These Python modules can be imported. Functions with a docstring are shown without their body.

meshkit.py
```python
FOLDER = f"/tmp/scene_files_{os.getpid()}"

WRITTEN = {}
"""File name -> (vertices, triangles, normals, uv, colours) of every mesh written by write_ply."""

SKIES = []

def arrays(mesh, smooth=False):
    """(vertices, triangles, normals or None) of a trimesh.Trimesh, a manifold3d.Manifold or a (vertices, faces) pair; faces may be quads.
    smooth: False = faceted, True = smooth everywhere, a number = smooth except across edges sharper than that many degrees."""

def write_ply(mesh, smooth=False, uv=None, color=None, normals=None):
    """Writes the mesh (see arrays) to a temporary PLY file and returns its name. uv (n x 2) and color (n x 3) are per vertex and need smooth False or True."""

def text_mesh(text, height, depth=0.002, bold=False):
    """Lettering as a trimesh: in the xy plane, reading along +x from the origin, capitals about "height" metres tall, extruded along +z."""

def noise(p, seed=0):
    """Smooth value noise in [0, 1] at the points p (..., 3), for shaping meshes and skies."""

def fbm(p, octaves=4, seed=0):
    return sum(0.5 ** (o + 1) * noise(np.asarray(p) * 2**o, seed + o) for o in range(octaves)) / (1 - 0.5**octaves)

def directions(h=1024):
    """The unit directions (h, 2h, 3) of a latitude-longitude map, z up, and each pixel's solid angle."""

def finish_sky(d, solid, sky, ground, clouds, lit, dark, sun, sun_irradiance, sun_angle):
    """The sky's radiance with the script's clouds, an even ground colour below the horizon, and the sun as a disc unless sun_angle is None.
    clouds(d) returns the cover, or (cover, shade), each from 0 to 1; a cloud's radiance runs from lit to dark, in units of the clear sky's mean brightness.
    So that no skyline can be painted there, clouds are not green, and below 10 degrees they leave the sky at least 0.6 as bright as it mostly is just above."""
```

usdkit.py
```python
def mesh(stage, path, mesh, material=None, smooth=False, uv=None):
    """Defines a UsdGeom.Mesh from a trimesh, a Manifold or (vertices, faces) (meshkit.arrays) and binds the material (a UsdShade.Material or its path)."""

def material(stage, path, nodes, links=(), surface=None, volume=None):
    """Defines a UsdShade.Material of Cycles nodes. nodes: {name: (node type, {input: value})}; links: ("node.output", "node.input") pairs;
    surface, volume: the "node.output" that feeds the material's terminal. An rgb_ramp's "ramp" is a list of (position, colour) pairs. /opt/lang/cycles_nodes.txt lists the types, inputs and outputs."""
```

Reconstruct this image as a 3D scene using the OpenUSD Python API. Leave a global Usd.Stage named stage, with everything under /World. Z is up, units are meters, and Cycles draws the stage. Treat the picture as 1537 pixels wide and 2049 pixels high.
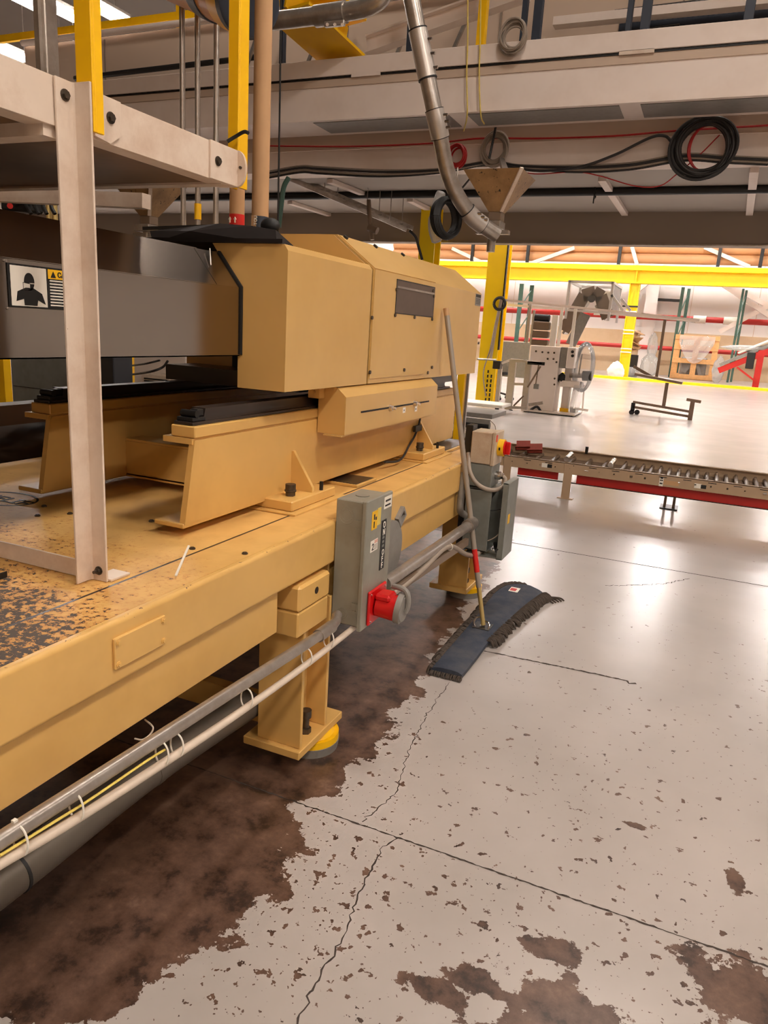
import math, random
import numpy as np, trimesh, manifold3d, usdkit, meshkit
from shapely.geometry import Polygon, Point, box as sbox
from pxr import Usd, UsdGeom, UsdLux, Gf, Sdf, UsdShade

stage = Usd.Stage.CreateInMemory()
UsdGeom.SetStageUpAxis(stage, UsdGeom.Tokens.z); UsdGeom.SetStageMetersPerUnit(stage, 1.0)
stage.SetDefaultPrim(UsdGeom.Xform.Define(stage, '/World').GetPrim())
UsdGeom.Scope.Define(stage, '/World/Looks')

# ------------------------------------------------------------------ camera
YAW, PITCH, ROLL, FPX, CAMH = 0.400952966, 0.246184053, 0.0619070029, 1459.1, 1.5
EXPOSURE = 0.14
_f = np.array([-math.sin(YAW)*math.cos(PITCH), math.cos(YAW)*math.cos(PITCH), -math.sin(PITCH)])
_r = np.array([math.cos(YAW), math.sin(YAW), 0.0]); _u = np.cross(_r, _f)
R_ = _r*math.cos(ROLL)+_u*math.sin(ROLL); U_ = -_r*math.sin(ROLL)+_u*math.cos(ROLL); F_ = _f
EYE = np.array([0, 0, CAMH])
cam = UsdGeom.Camera.Define(stage, '/World/camera')
cam.AddTransformOp().Set(Gf.Matrix4d(*R_, 0, *U_, 0, *(-F_), 0, *EYE, 1))
cam.CreateHorizontalApertureAttr(36.0); cam.CreateVerticalApertureAttr(36.0*2049/1537)
cam.CreateFocalLengthAttr(36.0*FPX/1537); cam.CreateClippingRangeAttr(Gf.Vec2f(0.05, 300))
cam.CreateExposureAttr(EXPOSURE)

def at(u, v, **k):
    """where the sight line through a measured point of the photograph meets the plane x=.., y=.. or z=.."""
    ax, val = next(iter(k.items())); i = 'xyz'.index(ax)
    d = F_+R_*(u-768.5)/FPX-U_*(v-1024.5)/FPX
    return EYE+d*((val-EYE[i])/d[i])

# ------------------------------------------------------------------ light levels (lamps are built further down)
dome = UsdLux.DomeLight.Define(stage, '/World/dome'); dome.CreateIntensityAttr(0.02); dome.CreateColorAttr(Gf.Vec3f(1, .93, .85))
LAMP_FAR, LAMP_NEAR = 118.0, 60.0
WARM, COOL = (1.0, .88, .78), (1.0, .93, .89)

# ------------------------------------------------------------------ scene helpers
used = {}
def numbered(path):
    n = used.get(path, 0); used[path] = n+1
    return path if n == 0 else f'{path}_{n:03d}'
def tag(prim, label=None, cat=None, group=None, kind=None):
    for k, v in (('label', label), ('category', cat), ('group', group), ('kind', kind)):
        if v: prim.SetCustomDataByKey(k, v)
    return prim
BASE = {}
def thing(name, label, cat, base=(0, 0, 0), group=None):
    x = UsdGeom.Xform.Define(stage, numbered('/World/'+name)); x.AddTranslateOp().Set(Gf.Vec3d(*map(float, base)))
    p = x.GetPrim(); BASE[str(p.GetPath())] = np.array(base, float)
    return tag(p, label, cat, group)
def cat_(ms):
    if isinstance(ms, (list, tuple)) and not (len(ms) == 2 and isinstance(ms[0], np.ndarray)):
        return trimesh.util.concatenate([tm(m) for m in ms])
    return tm(ms)
def tm(m):
    if isinstance(m, trimesh.Trimesh): return m
    v, f, _ = meshkit.arrays(m); return trimesh.Trimesh(v, f, process=False)
def part(parent, name, mesh, mat, label=None, smooth=35, kind=None):
    """one mesh, given in world metres, as a child of a thing, a part or a piece of the setting"""
    path = str(parent.GetPath()); root = path
    while root not in BASE and root.count('/') > 2: root = root.rsplit('/', 1)[0]
    m = cat_(mesh).copy(); m.vertices = m.vertices-BASE.get(root, np.zeros(3))
    p = usdkit.mesh(stage, numbered(path+'/'+name), m, mat, smooth=smooth).GetPrim()
    return tag(p, label, kind=kind)
def solo(name, mesh, mat, label, cat, group=None, smooth=35, kind=None):
    m = cat_(mesh).copy(); b = m.bounds; base = np.array([(b[0][0]+b[1][0])/2, (b[0][1]+b[1][1])/2, b[0][2]])
    m.vertices = m.vertices-base
    g = usdkit.mesh(stage, numbered('/World/'+name), m, mat, smooth=smooth); g.AddTranslateOp().Set(Gf.Vec3d(*base))
    BASE[str(g.GetPath())] = base
    return tag(g.GetPrim(), label, cat, group, kind)
def struct(name, mesh, mat, smooth=False):
    p = usdkit.mesh(stage, numbered('/World/'+name), cat_(mesh), mat, smooth=smooth).GetPrim()
    BASE[str(p.GetPath())] = np.zeros(3)
    return tag(p, kind='structure')
def copy(root, loc, label, group=None, rotz=0.0):
    name = root.GetName(); was = root.GetCustomData()
    x = UsdGeom.Xform.Define(stage, numbered('/World/'+name)); x.AddTranslateOp().Set(Gf.Vec3d(*map(float, loc)))
    if rotz: x.AddRotateZOp().Set(rotz)
    p = x.GetPrim(); p.GetReferences().AddInternalReference(root.GetPath()); p.SetInstanceable(True)
    return tag(p, label, was['category'], group or was.get('group'))

# ------------------------------------------------------------------ shapes
def bx(x0, x1, y0, y1, z0, z1, c=0.0):
    x0, x1 = sorted((x0, x1)); y0, y1 = sorted((y0, y1)); z0, z1 = sorted((z0, z1))
    c = min(c, .45*min(x1-x0, y1-y0, z1-z0))
    if c <= 0:
        m = trimesh.creation.box((x1-x0, y1-y0, z1-z0)); m.apply_translation(((x0+x1)/2, (y0+y1)/2, (z0+z1)/2)); return m
    pts = []
    for sx, X in ((1, x0), (-1, x1)):
        for sy, Y in ((1, y0), (-1, y1)):
            for sz, Z in ((1, z0), (-1, z1)):
                pts += [(X, Y+sy*c, Z+sz*c), (X+sx*c, Y, Z+sz*c), (X+sx*c, Y+sy*c, Z)]
    return trimesh.convex.convex_hull(np.array(pts))
def obx(c, d, half, up=(0, 0, 1), ch=0.0):
    """box centred at c, long axis d (half lengths along d, side, up)"""
    d = np.array(d, float); d /= np.linalg.norm(d); up = np.array(up, float)
    if abs(d@up) > .97*np.linalg.norm(up): up = np.array([0, 1.0, 0])
    s = np.cross(d, up); s /= np.linalg.norm(s); w = np.cross(s, d)
    m = bx(-half[0], half[0], -half[1], half[1], -half[2], half[2], ch)
    T = np.eye(4); T[:3, 0], T[:3, 1], T[:3, 2], T[:3, 3] = d, s, w, c
    if np.linalg.det(T[:3, :3]) < 0: T[:3, 1] *= -1
    m.apply_transform(T); return m
def bar(a, b, w, h, up=(0, 0, 1), ch=0.0):
    a, b = np.array(a, float), np.array(b, float)
    return obx((a+b)/2, b-a, (np.linalg.norm(b-a)/2, w/2, h/2), up, ch)
def prism(poly, axis, a, b):
    """polygon in the plane across the axis (x: (y,z), y: (x,z), z: (x,y)), from a to b along it"""
    p = poly if isinstance(poly, Polygon) else Polygon(poly)
    m = trimesh.creation.extrude_polygon(p, abs(b-a), engine='earcut'); v = m.vertices.copy(); lo = min(a, b)
    o = {'x': np.stack([v[:, 2]+lo, v[:, 0], v[:, 1]], 1), 'y': np.stack([v[:, 0], v[:, 2]+lo, v[:, 1]], 1), 'z': np.stack([v[:, 0], v[:, 1], v[:, 2]+lo], 1)}[axis]
    f = m.faces[:, ::-1] if axis == 'y' else m.faces
    return trimesh.Trimesh(o, f, process=False)
def cyl(a, b, r, n=20, r2=None):
    a, b = np.array(a, float), np.array(b, float); r2 = r if r2 is None else r2
    d = b-a; L = np.linalg.norm(d); d /= L
    s = np.cross(d, (0, 0, 1) if abs(d[2]) < .9 else (1, 0, 0)); s /= np.linalg.norm(s); w = np.cross(d, s)
    t = np.arange(n)*2*math.pi/n; ring = np.cos(t)[:, None]*s+np.sin(t)[:, None]*w
    v = np.vstack([a+ring*r, b+ring*r2, [a], [b]]); i = np.arange(n); j = (i+1) % n
    f = np.vstack([np.stack([i, j, n+j], 1), np.stack([i, n+j, n+i], 1), np.stack([j, i, 0*i+2*n], 1), np.stack([n+i, n+j, 0*i+2*n+1], 1)])
    return trimesh.Trimesh(v, f, process=False)
def smoothed(pts, k=8):
    p = np.array(pts, float)
    if len(p) < 3: return p
    q = np.vstack([2*p[0]-p[1], p, 2*p[-1]-p[-2]]); out = []
    for i in range(1, len(q)-2):
        for t in np.arange(k)/k:
            a, b, c, d = q[i-1:i+3]
            out.append(.5*((2*b)+(c-a)*t+(2*a-5*b+4*c-d)*t*t+(-a+3*b-3*c+d)*t**3))
    return np.array(out+[p[-1]])
def tube(pts, r, n=12, k=8, sm=True):
    p = smoothed(pts, k) if sm else np.array(pts, float)
    T = np.gradient(p, axis=0); T /= np.maximum(np.linalg.norm(T, axis=1, keepdims=True), 1e-12)
    s = np.cross(T[0], (0, 0, 1) if abs(T[0][2]) < .9 else (1, 0, 0)); s /= np.linalg.norm(s); vs = []
    t = np.arange(n)*2*math.pi/n; R = np.broadcast_to(r, len(p))
    for i in range(len(p)):
        s = s-T[i]*(s@T[i]); s /= np.linalg.norm(s); w = np.cross(T[i], s)
        vs.append(p[i]+R[i]*(np.cos(t)[:, None]*s+np.sin(t)[:, None]*w))
    v = np.vstack(vs+[p[:1], p[-1:]]); f = []; i = np.arange(n); j = (i+1) % n; m = len(p)
    for q in range(m-1):
        f += [np.stack([q*n+i, q*n+j, (q+1)*n+j], 1), np.stack([q*n+i, (q+1)*n+j, (q+1)*n+i], 1)]
    f += [np.stack([j, i, 0*i+m*n], 1), np.stack([(m-1)*n+i, (m-1)*n+j, 0*i+m*n+1], 1)]
    return trimesh.Trimesh(v, np.vstack(f), process=False)
def hexbolt(p, d, r=.009, h=.008, washer=True):
    p, d = np.array(p, float), np.array(d, float); d /= np.linalg.norm(d)
    ms = [cyl(p, p+d*h, r, 6)]
    if washer: ms.append(cyl(p-d*.001, p+d*.0025, r*1.45, 16))
    return cat_(ms)
def ring(c, R, r, nrm=(0, -1, 0), n=40, m=8, sx=1.0):
    nrm = np.array(nrm, float); nrm /= np.linalg.norm(nrm); s = np.cross(nrm, (0, 0, 1)); s /= np.linalg.norm(s); w = np.cross(s, nrm)
    t = np.linspace(0, 2*math.pi, n+1)
    return tube(np.array(c)+R*(sx*np.cos(t)[:, None]*s+np.sin(t)[:, None]*w), r, m, sm=False)
def text(s, h, o, right, up, depth=.0012, bold=True, vertical=False):
    """raised lettering with its lower left at o"""
    right, up = np.array(right, float), np.array(up, float); n = np.cross(right, up)
    m = meshkit.text_mesh(s, h, depth, bold); T = np.eye(4); T[:3, 0], T[:3, 1], T[:3, 2], T[:3, 3] = right, up, n, o
    m.apply_transform(T); return m
def ibeam_x(x0, x1, yc, z0, z1, w, t=.02):
    return cat_([bx(x0, x1, yc-w/2, yc+w/2, z0, z0+t), bx(x0, x1, yc-w/2, yc+w/2, z1-t, z1), bx(x0, x1, yc-t/2, yc+t/2, z0+t, z1-t)])
def column(x, y, z0, z1, w, d, t=.03, web='y'):
    """H column: flanges face +-x when web runs along x"""
    if web == 'x': return cat_([bx(x-w/2, x-w/2+t, y-d/2, y+d/2, z0, z1), bx(x+w/2-t, x+w/2, y-d/2, y+d/2, z0, z1), bx(x-w/2+t, x+w/2-t, y-t/2, y+t/2, z0, z1)])
    return cat_([bx(x-w/2, x+w/2, y-d/2, y-d/2+t, z0, z1), bx(x-w/2, x+w/2, y+d/2-t, y+d/2, z0, z1), bx(x-t/2, x+t/2, y-d/2+t, y+d/2-t, z0, z1)])

# ------------------------------------------------------------------ materials
def lin(c):
    c = np.array(c, float)/255; return tuple(np.where(c <= .04045, c/12.92, ((c+.055)/1.055)**2.4))
def paint(name, srgb, rough=.45, var=.12, scale=5.0, metal=0.0, bump=.0, bscale=60.0, chip=None, grime=None, spec=.5, edge=None):
    """painted or bare metal, plastic, board ... ; chip = (colour, scale, threshold), grime = (colour, amount, scale)"""
    c = lin(srgb)
    N = {'g': ('geometry', {}), 'n': ('noise_texture', {'scale': scale, 'detail': 5.0, 'roughness': .6}),
         'vr': ('map_range', {'from_min': .25, 'from_max': .75, 'to_min': 1-var, 'to_max': 1+var}),
         'm': ('mix_color', {'blend_type': 'multiply', 'fac': 1.0, 'a': c}),
         'p': ('principled_bsdf', {'roughness': rough, 'metallic': metal, 'specular_ior_level': spec})}
    L = [('g.position', 'n.vector'), ('n.fac', 'vr.value'), ('vr.result', 'm.b')]
    out = 'm.result'
    if grime:
        N['gn'] = ('noise_texture', {'scale': grime[2], 'detail': 6.0, 'roughness': .65}); N['gr'] = ('map_range', {'from_min': .42, 'from_max': .72, 'to_min': 0.0, 'to_max': grime[1], 'clamp': True})
        N['gm'] = ('mix_color', {'b': lin(grime[0])}); L += [('g.position', 'gn.vector'), ('gn.fac', 'gr.value'), ('gr.result', 'gm.fac'), (out, 'gm.a')]; out = 'gm.result'
    if chip:
        N['cn'] = ('noise_texture', {'scale': chip[1], 'detail': 4.0, 'roughness': .7}); N['cr'] = ('map_range', {'from_min': chip[2], 'from_max': chip[2]+.015, 'to_min': 0.0, 'to_max': 1.0, 'clamp': True})
        N['cm'] = ('mix_color', {'b': lin(chip[0])}); L += [('g.position', 'cn.vector'), ('cr.result', 'cm.fac'), (out, 'cm.a')]; out = 'cm.result'
        if edge:
            N |= {'ex': ('separate_xyz', {}), 'er': ('map_range', {'from_min': edge[0], 'from_max': edge[1], 'to_min': 0., 'to_max': edge[2], 'clamp': True}), 'es': ('math', {'math_type': 'add'})}
            L += [('g.position', 'ex.vector'), ('ex.z', 'er.value'), ('er.result', 'es.value1'), ('cn.fac', 'es.value2'), ('es.value', 'cr.value')]
        else: L.append(('cn.fac', 'cr.value'))
    L.append((out, 'p.base_color'))
    if bump:
        N['bn'] = ('noise_texture', {'scale': bscale, 'detail': 3.0}); N['b'] = ('bump', {'strength': bump, 'distance': .004})
        L += [('g.position', 'bn.vector'), ('bn.fac', 'b.height'), ('b.normal', 'p.normal')]
    return usdkit.material(stage, '/World/Looks/'+name, N, L, surface='p.BSDF')
def glow(name, col, strength):
    return usdkit.material(stage, '/World/Looks/'+name, {'e': ('emission', {'color': col, 'strength': strength})}, [], surface='e.emission')
def film(name, tint, gloss=.3):
    return usdkit.material(stage, '/World/Looks/'+name, {'t': ('transparent_bsdf', {'color': tint}), 'q': ('glossy_bsdf', {'color': (1, 1, 1), 'roughness': .12}), 'd': ('diffuse_bsdf', {'color': (.8, .8, .8)}),
        'f': ('fresnel', {'IOR': 1.5}), 'a': ('mix_closure', {}), 'b': ('mix_closure', {'fac': gloss})}, [('f.fac', 'a.fac'), ('t.BSDF', 'a.closure1'), ('q.BSDF', 'a.closure2'), ('a.closure', 'b.closure1'), ('d.BSDF', 'b.closure2')], surface='b.closure')

CREAM = paint('cream_paint', (216, 173, 100), .34, .07, 3.0, grime=((170, 118, 52), .35, 2.2), chip=((96, 66, 40), 42.0, .755))
BEDCREAM = paint('cream_paint_bed', (216, 173, 100), .34, .07, 3.0, grime=((170, 118, 52), .4, 2.2), chip=((92, 64, 40), 46.0, .745), edge=(.835, .866, .11))
CREAM2 = paint('cream_paint_cover', (206, 166, 100), .30, .06, 2.0, grime=((186, 140, 66), .4, 1.6))
DARKOIL = paint('oily_dark_steel', (46, 36, 30), .35, .25, 8, spec=.6)
BLACK = paint('black_paint', (26, 24, 23), .4, .2, 10)
DARKMAT = paint('matt_black_grease', (30, 24, 22), .65, .3, 14, spec=.25)
BLACKRUB = paint('black_rubber', (22, 22, 23), .6, .2, 20)
STEEL = paint('galvanised_steel', (176, 168, 160), .3, .12, 24, metal=.7, grime=((130, 112, 96), .5, 9))
CHROME = paint('bright_steel', (210, 205, 200), .2, .08, 30, metal=1)
STAINLESS = paint('brushed_stainless', (158, 148, 138), .19, .06, 2.2, metal=1, grime=((150, 140, 132), .4, 1.3))
BOLT = paint('dark_bolt', (86, 76, 66), .4, .3, 60, metal=.7)
WHITESTEEL = paint('worn_white_paint', (222, 204, 186), .45, .06, 7, grime=((168, 132, 104), .55, 7.0), chip=((90, 66, 48), 38, .76))
YELLOW = paint('safety_yellow', (250, 196, 6), .4, .05, 3, grime=((226, 150, 10), .3, 2.5))
YELLOWFAR = paint('safety_yellow_bright', (252, 216, 8), .42, .05, 2)
GREYBOX = paint('grey_enamel', (140, 138, 126), .4, .06, 9, grime=((116, 104, 86), .45, 10))
GREYDARK = paint('grey_enamel_dark', (122, 125, 119), .4, .06, 9, grime=((84, 80, 70), .4, 10))
GREYBEIGE = paint('grey_beige_plastic', (188, 172, 150), .45, .05, 10, grime=((160, 122, 92), .5, 14))
REDPL = paint('red_plastic', (196, 16, 18), .3, .06, 10)
GREYPL = paint('grey_plastic', (134, 130, 124), .4, .07, 10, grime=((100, 92, 82), .4, 20))
WHITE = paint('white_paper', (232, 226, 214), .55, .03)
INK = paint('black_ink', (20, 19, 19), .5, .05)
LABELY = paint('label_yellow', (240, 186, 20), .45, .05)
LABELR = paint('label_red', (206, 34, 28), .45, .05)
CARD = paint('cardboard', (190, 150, 108), .75, .07, 6)
NAVY = paint('navy_steel', (44, 52, 66), .5, .1, 5)
DENIM = paint('mop_canvas', (50, 58, 74), .85, .25, 9, bump=.5, bscale=500, grime=((92, 88, 82), .5, 9))
YARN = paint('mop_yarn', (72, 62, 54), .95, .3, 60, bump=.6, bscale=300)
ALU = paint('grey_aluminium', (190, 182, 174), .34, .06, 20, metal=.55)
CABLEG = paint('grey_cable', (150, 136, 122), .5, .08, 30)
CABLEW = paint('white_cable', (206, 190, 172), .5, .08, 30)
CABLEB = paint('dark_cable', (40, 37, 36), .5, .1, 30)
CABLER = paint('red_cable', (176, 24, 24), .45, .08, 30)
CABLEY = paint('yellow_cable', (222, 196, 96), .5, .08, 30)
TAN = paint('conveyor_tan', (172, 146, 118), .45, .06, 8)
REDC = paint('conveyor_red', (184, 30, 22), .42, .08, 6)
RUSTRED = paint('rust_red', (150, 60, 46), .6, .15, 20)
GIRDER = paint('girder_offwhite', (238, 224, 214), .6, .03, 1.5, grime=((200, 172, 148), .35, 1.2))
BEIGE = paint('panel_beige', (204, 182, 162), .7, .04, .8)
FASCIA = paint('fascia_taupe', (150, 134, 120), .7, .04, 1)
SOFFIT = paint('soffit_grey', (170, 160, 150), .7, .05, 1)
WALLW = paint('wall_white', (228, 222, 216), .7, .03, .6)
WALLB = paint('wall_beige', (206, 180, 146), .65, .04, .6, grime=((180, 146, 106), .4, .8))
CEIL = paint('roof_deck_grey', (104, 98, 94), .8, .06, .5)
GREENR = paint('rack_green', (66, 96, 84), .5, .1, 6)
REDPIPE = paint('sprinkler_red', (178, 40, 34), .4, .06, 4)
PINE = paint('pine_board', (226, 172, 112), .7, .12, 12)
DUCT = paint('ochre_duct', (206, 152, 106), .6, .06, 1)
MESHD = paint('brown_screen', (92, 76, 66), .5, .12, 18)
PALEALU = paint('pale_aluminium', (206, 202, 198), .4, .04, 20, metal=.2)
BRASS = paint('pale_brass', (206, 182, 120), .35, .1, 10, metal=.6)
PALEWALL = paint('pale_housing', (228, 216, 206), .5, .05, 3)
BROWNST = paint('brown_steel', (120, 100, 82), .4, .1, 4)
LAMPF = glow('lamp_far_glow', COOL, LAMP_FAR); LAMPN = glow('lamp_near_glow', WARM, LAMP_NEAR)
CLEAR = film('clear_panel', (.96, .97, .97), .06); WRAP = film('plastic_wrap', (.92, .92, .92), .34); THINWRAP = film('thin_clear_film', (.95, .95, .95), .14)
DECKWORN = usdkit.material(stage, '/World/Looks/worn_deck', {
    'g': ('geometry', {}), 'xyz': ('separate_xyz', {}), 'ry': ('map_range', {'from_min': .75, 'from_max': 1.75, 'to_min': .16, 'to_max': -.20}), 'rx': ('map_range', {'from_min': -1.1, 'from_max': -1.75, 'to_min': -.03, 'to_max': .05}),
    'n1': ('noise_texture', {'scale': 52.0, 'detail': 6.0, 'roughness': .72}), 'n2': ('noise_texture', {'scale': 5.0, 'detail': 4.0, 'roughness': .6}), 'n3': ('noise_texture', {'scale': 9.0, 'detail': 5.0}),
    's1': ('math', {'math_type': 'add'}), 's2': ('math', {'math_type': 'add'}), 's3': ('math', {'math_type': 'multiply_add', 'value2': .35}),
    'bare': ('map_range', {'from_min': .735, 'from_max': .75, 'to_min': 0., 'to_max': 1., 'clamp': True}), 'rust': ('map_range', {'from_min': .60, 'from_max': .78, 'to_min': 0., 'to_max': .75, 'clamp': True}),
    'ca': ('mix_color', {'a': lin((220, 175, 102)), 'b': lin((190, 112, 46))}), 'cb': ('mix_color', {'b': lin((72, 61, 52))}), 'gr': ('map_range', {'from_min': .4, 'from_max': .7, 'to_min': 0., 'to_max': .45, 'clamp': True}), 'cg': ('mix_color', {'b': lin((182, 132, 66))}),
    'b': ('bump', {'strength': .5, 'distance': .001, 'invert': True}), 'p': ('principled_bsdf', {'roughness': .5})},
    [('g.position', 'xyz.vector'), ('xyz.y', 'ry.value'), ('xyz.x', 'rx.value'), ('g.position', 'n1.vector'), ('g.position', 'n2.vector'), ('g.position', 'n3.vector'), ('ry.result', 's1.value1'), ('rx.result', 's1.value2'), ('n2.fac', 's3.value1'), ('n1.fac', 's3.value3'), ('s1.value', 's2.value1'), ('s3.value', 's2.value2'),
     ('s2.value', 'bare.value'), ('s2.value', 'rust.value'), ('n3.fac', 'gr.value'), ('gr.result', 'cg.fac'), ('rust.result', 'ca.fac'), ('ca.result', 'cg.a'), ('cg.result', 'cb.a'), ('bare.result', 'cb.fac'), ('cb.result', 'p.base_color'), ('bare.result', 'b.height'), ('b.normal', 'p.normal')], surface='p.BSDF')

def floor_material():
    """grey floor paint, worn through to brown concrete along the machine and in patches"""
    edge = [(.0, -1.3), (.85, -1.18), (.967, -.947), (1.1, -.953), (1.19, -.921), (1.30, -.863), (1.43, -.838), (1.64, -.899), (1.79, -1.0), (1.96, -.914), (2.24, -.91), (2.67, -.937), (3.08, -.998), (3.65, -1.03), (4.4, -1.085), (5.3, -1.2), (6.5, -1.6), (8, -3.0)]
    ramp = [(y/8, ((x+4)/4,)*3) for y, x in edge]
    N = {'g': ('geometry', {}), 'xyz': ('separate_xyz', {}), 't': ('map_range', {'from_min': 0., 'from_max': 8., 'to_min': 0., 'to_max': 1., 'clamp': True}), 'e': ('rgb_ramp', {'ramp': ramp}), 'bw': ('rgb_to_bw', {}), 'eb': ('math', {'math_type': 'multiply_add', 'value2': 4.0, 'value3': -4.0}),
         'd': ('math', {'math_type': 'subtract'}), 'n1': ('noise_texture', {'scale': 7.0, 'detail': 7.0, 'roughness': .68}), 'w1': ('map_range', {'from_min': .2, 'from_max': .8, 'to_min': -.13, 'to_max': .13}), 'da': ('math', {'math_type': 'add'})}
    L = [('g.position', 'xyz.vector'), ('xyz.y', 't.value'), ('t.result', 'e.fac'), ('e.color', 'bw.color'), ('bw.val', 'eb.value1'), ('xyz.x', 'd.value1'), ('eb.value', 'd.value2'), ('g.position', 'n1.vector'), ('n1.fac', 'w1.value'), ('d.value', 'da.value1'), ('w1.result', 'da.value2')]
    cur = 'da.value'
    for i, (cx, cy, rx, ry) in enumerate([(-.085, 1.41, .16, .11), (-.15, 1.60, .08, .035), (.31, 1.68, .15, .11), (-.27, 1.42, .09, .04), (.02, 1.28, .26, .12), (.44, 1.60, .14, .14), (.30, 2.10, .03, .06), (-.36, 1.36, .07, .035), (.0, 2.22, .06, .02)]):
        N[f'v{i}'] = ('mapping', {'mapping_type': 'texture', 'location': (cx, cy, 0), 'scale': (rx, ry, 1)}); N[f'l{i}'] = ('vector_math', {'math_type': 'length'})
        N[f'k{i}'] = ('math', {'math_type': 'multiply_add', 'value2': .09, 'value3': -.09}); N[f'a{i}'] = ('math', {'math_type': 'add'}); N[f'm{i}'] = ('math', {'math_type': 'minimum'})
        N[f'wob{i}'] = ('math', {'math_type': 'multiply', 'value2': .8})
        L += [('g.position', f'v{i}.vector'), (f'v{i}.vector', f'l{i}.vector1'), (f'l{i}.value', f'k{i}.value1'), (f'k{i}.value', f'a{i}.value1'), ('w1.result', f'wob{i}.value1'), (f'wob{i}.value', f'a{i}.value2'), (cur, f'm{i}.value1'), (f'a{i}.value', f'm{i}.value2')]
        cur = f'm{i}.value'
    N |= {'c1': ('noise_texture', {'scale': 26.0, 'detail': 3.0, 'roughness': .55}), 'c2': ('noise_texture', {'scale': 75.0, 'detail': 2.0}), 'c3': ('noise_texture', {'scale': 1.6, 'detail': 2.0}),
          'dn': ('map_range', {'from_min': 1.0, 'from_max': 4.5, 'to_min': .110, 'to_max': .022, 'clamp': True}), 'dm': ('math', {'math_type': 'multiply_add', 'value2': .16}), 'h1': ('math', {'math_type': 'add'}), 'h2': ('math', {'math_type': 'add'}),
          'ch': ('map_range', {'from_min': .805, 'from_max': .815, 'to_min': 0., 'to_max': 1., 'clamp': True}), 'ch2': ('map_range', {'from_min': .875, 'from_max': .885, 'to_min': 0., 'to_max': 1., 'clamp': True}),
          'bare': ('map_range', {'from_min': 0.0, 'from_max': .003, 'to_min': 1., 'to_max': 0., 'clamp': True}), 'mx': ('math', {'math_type': 'maximum'}), 'mx2': ('math', {'math_type': 'maximum'}),
          'far': ('map_range', {'from_min': 7., 'from_max': 9., 'to_min': 1., 'to_max': 0., 'clamp': True}), 'mf': ('math', {'math_type': 'multiply'}),
          'pn': ('noise_texture', {'scale': 1.3, 'detail': 4.0}), 'pc': ('rgb_ramp', {'ramp': [(.3, lin((166, 158, 152))), (.7, lin((184, 175, 169)))]}),
          'bn': ('noise_texture', {'scale': 9.0, 'detail': 6.0, 'roughness': .7}), 'bc': ('rgb_ramp', {'ramp': [(.30, lin((36, 26, 21))), (.40, lin((58, 41, 33))), (.46, lin((84, 61, 49))), (.6, lin((104, 78, 64))), (.72, lin((124, 98, 84)))]}),
          'col': ('mix_color', {}), 'ro': ('mix_float', {'a': .27, 'b': .36}), 'un': ('noise_texture', {'scale': 22.0, 'detail': 3.0}), 'us': ('math', {'math_type': 'multiply_add', 'value2': .5}), 'ub': ('math', {'math_type': 'multiply', 'value2': -.3}),
          'b': ('bump', {'strength': .45, 'distance': .0024}), 'p': ('principled_bsdf', {'specular_ior_level': .6, 'coat_weight': .35, 'coat_roughness': .25})}
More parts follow.
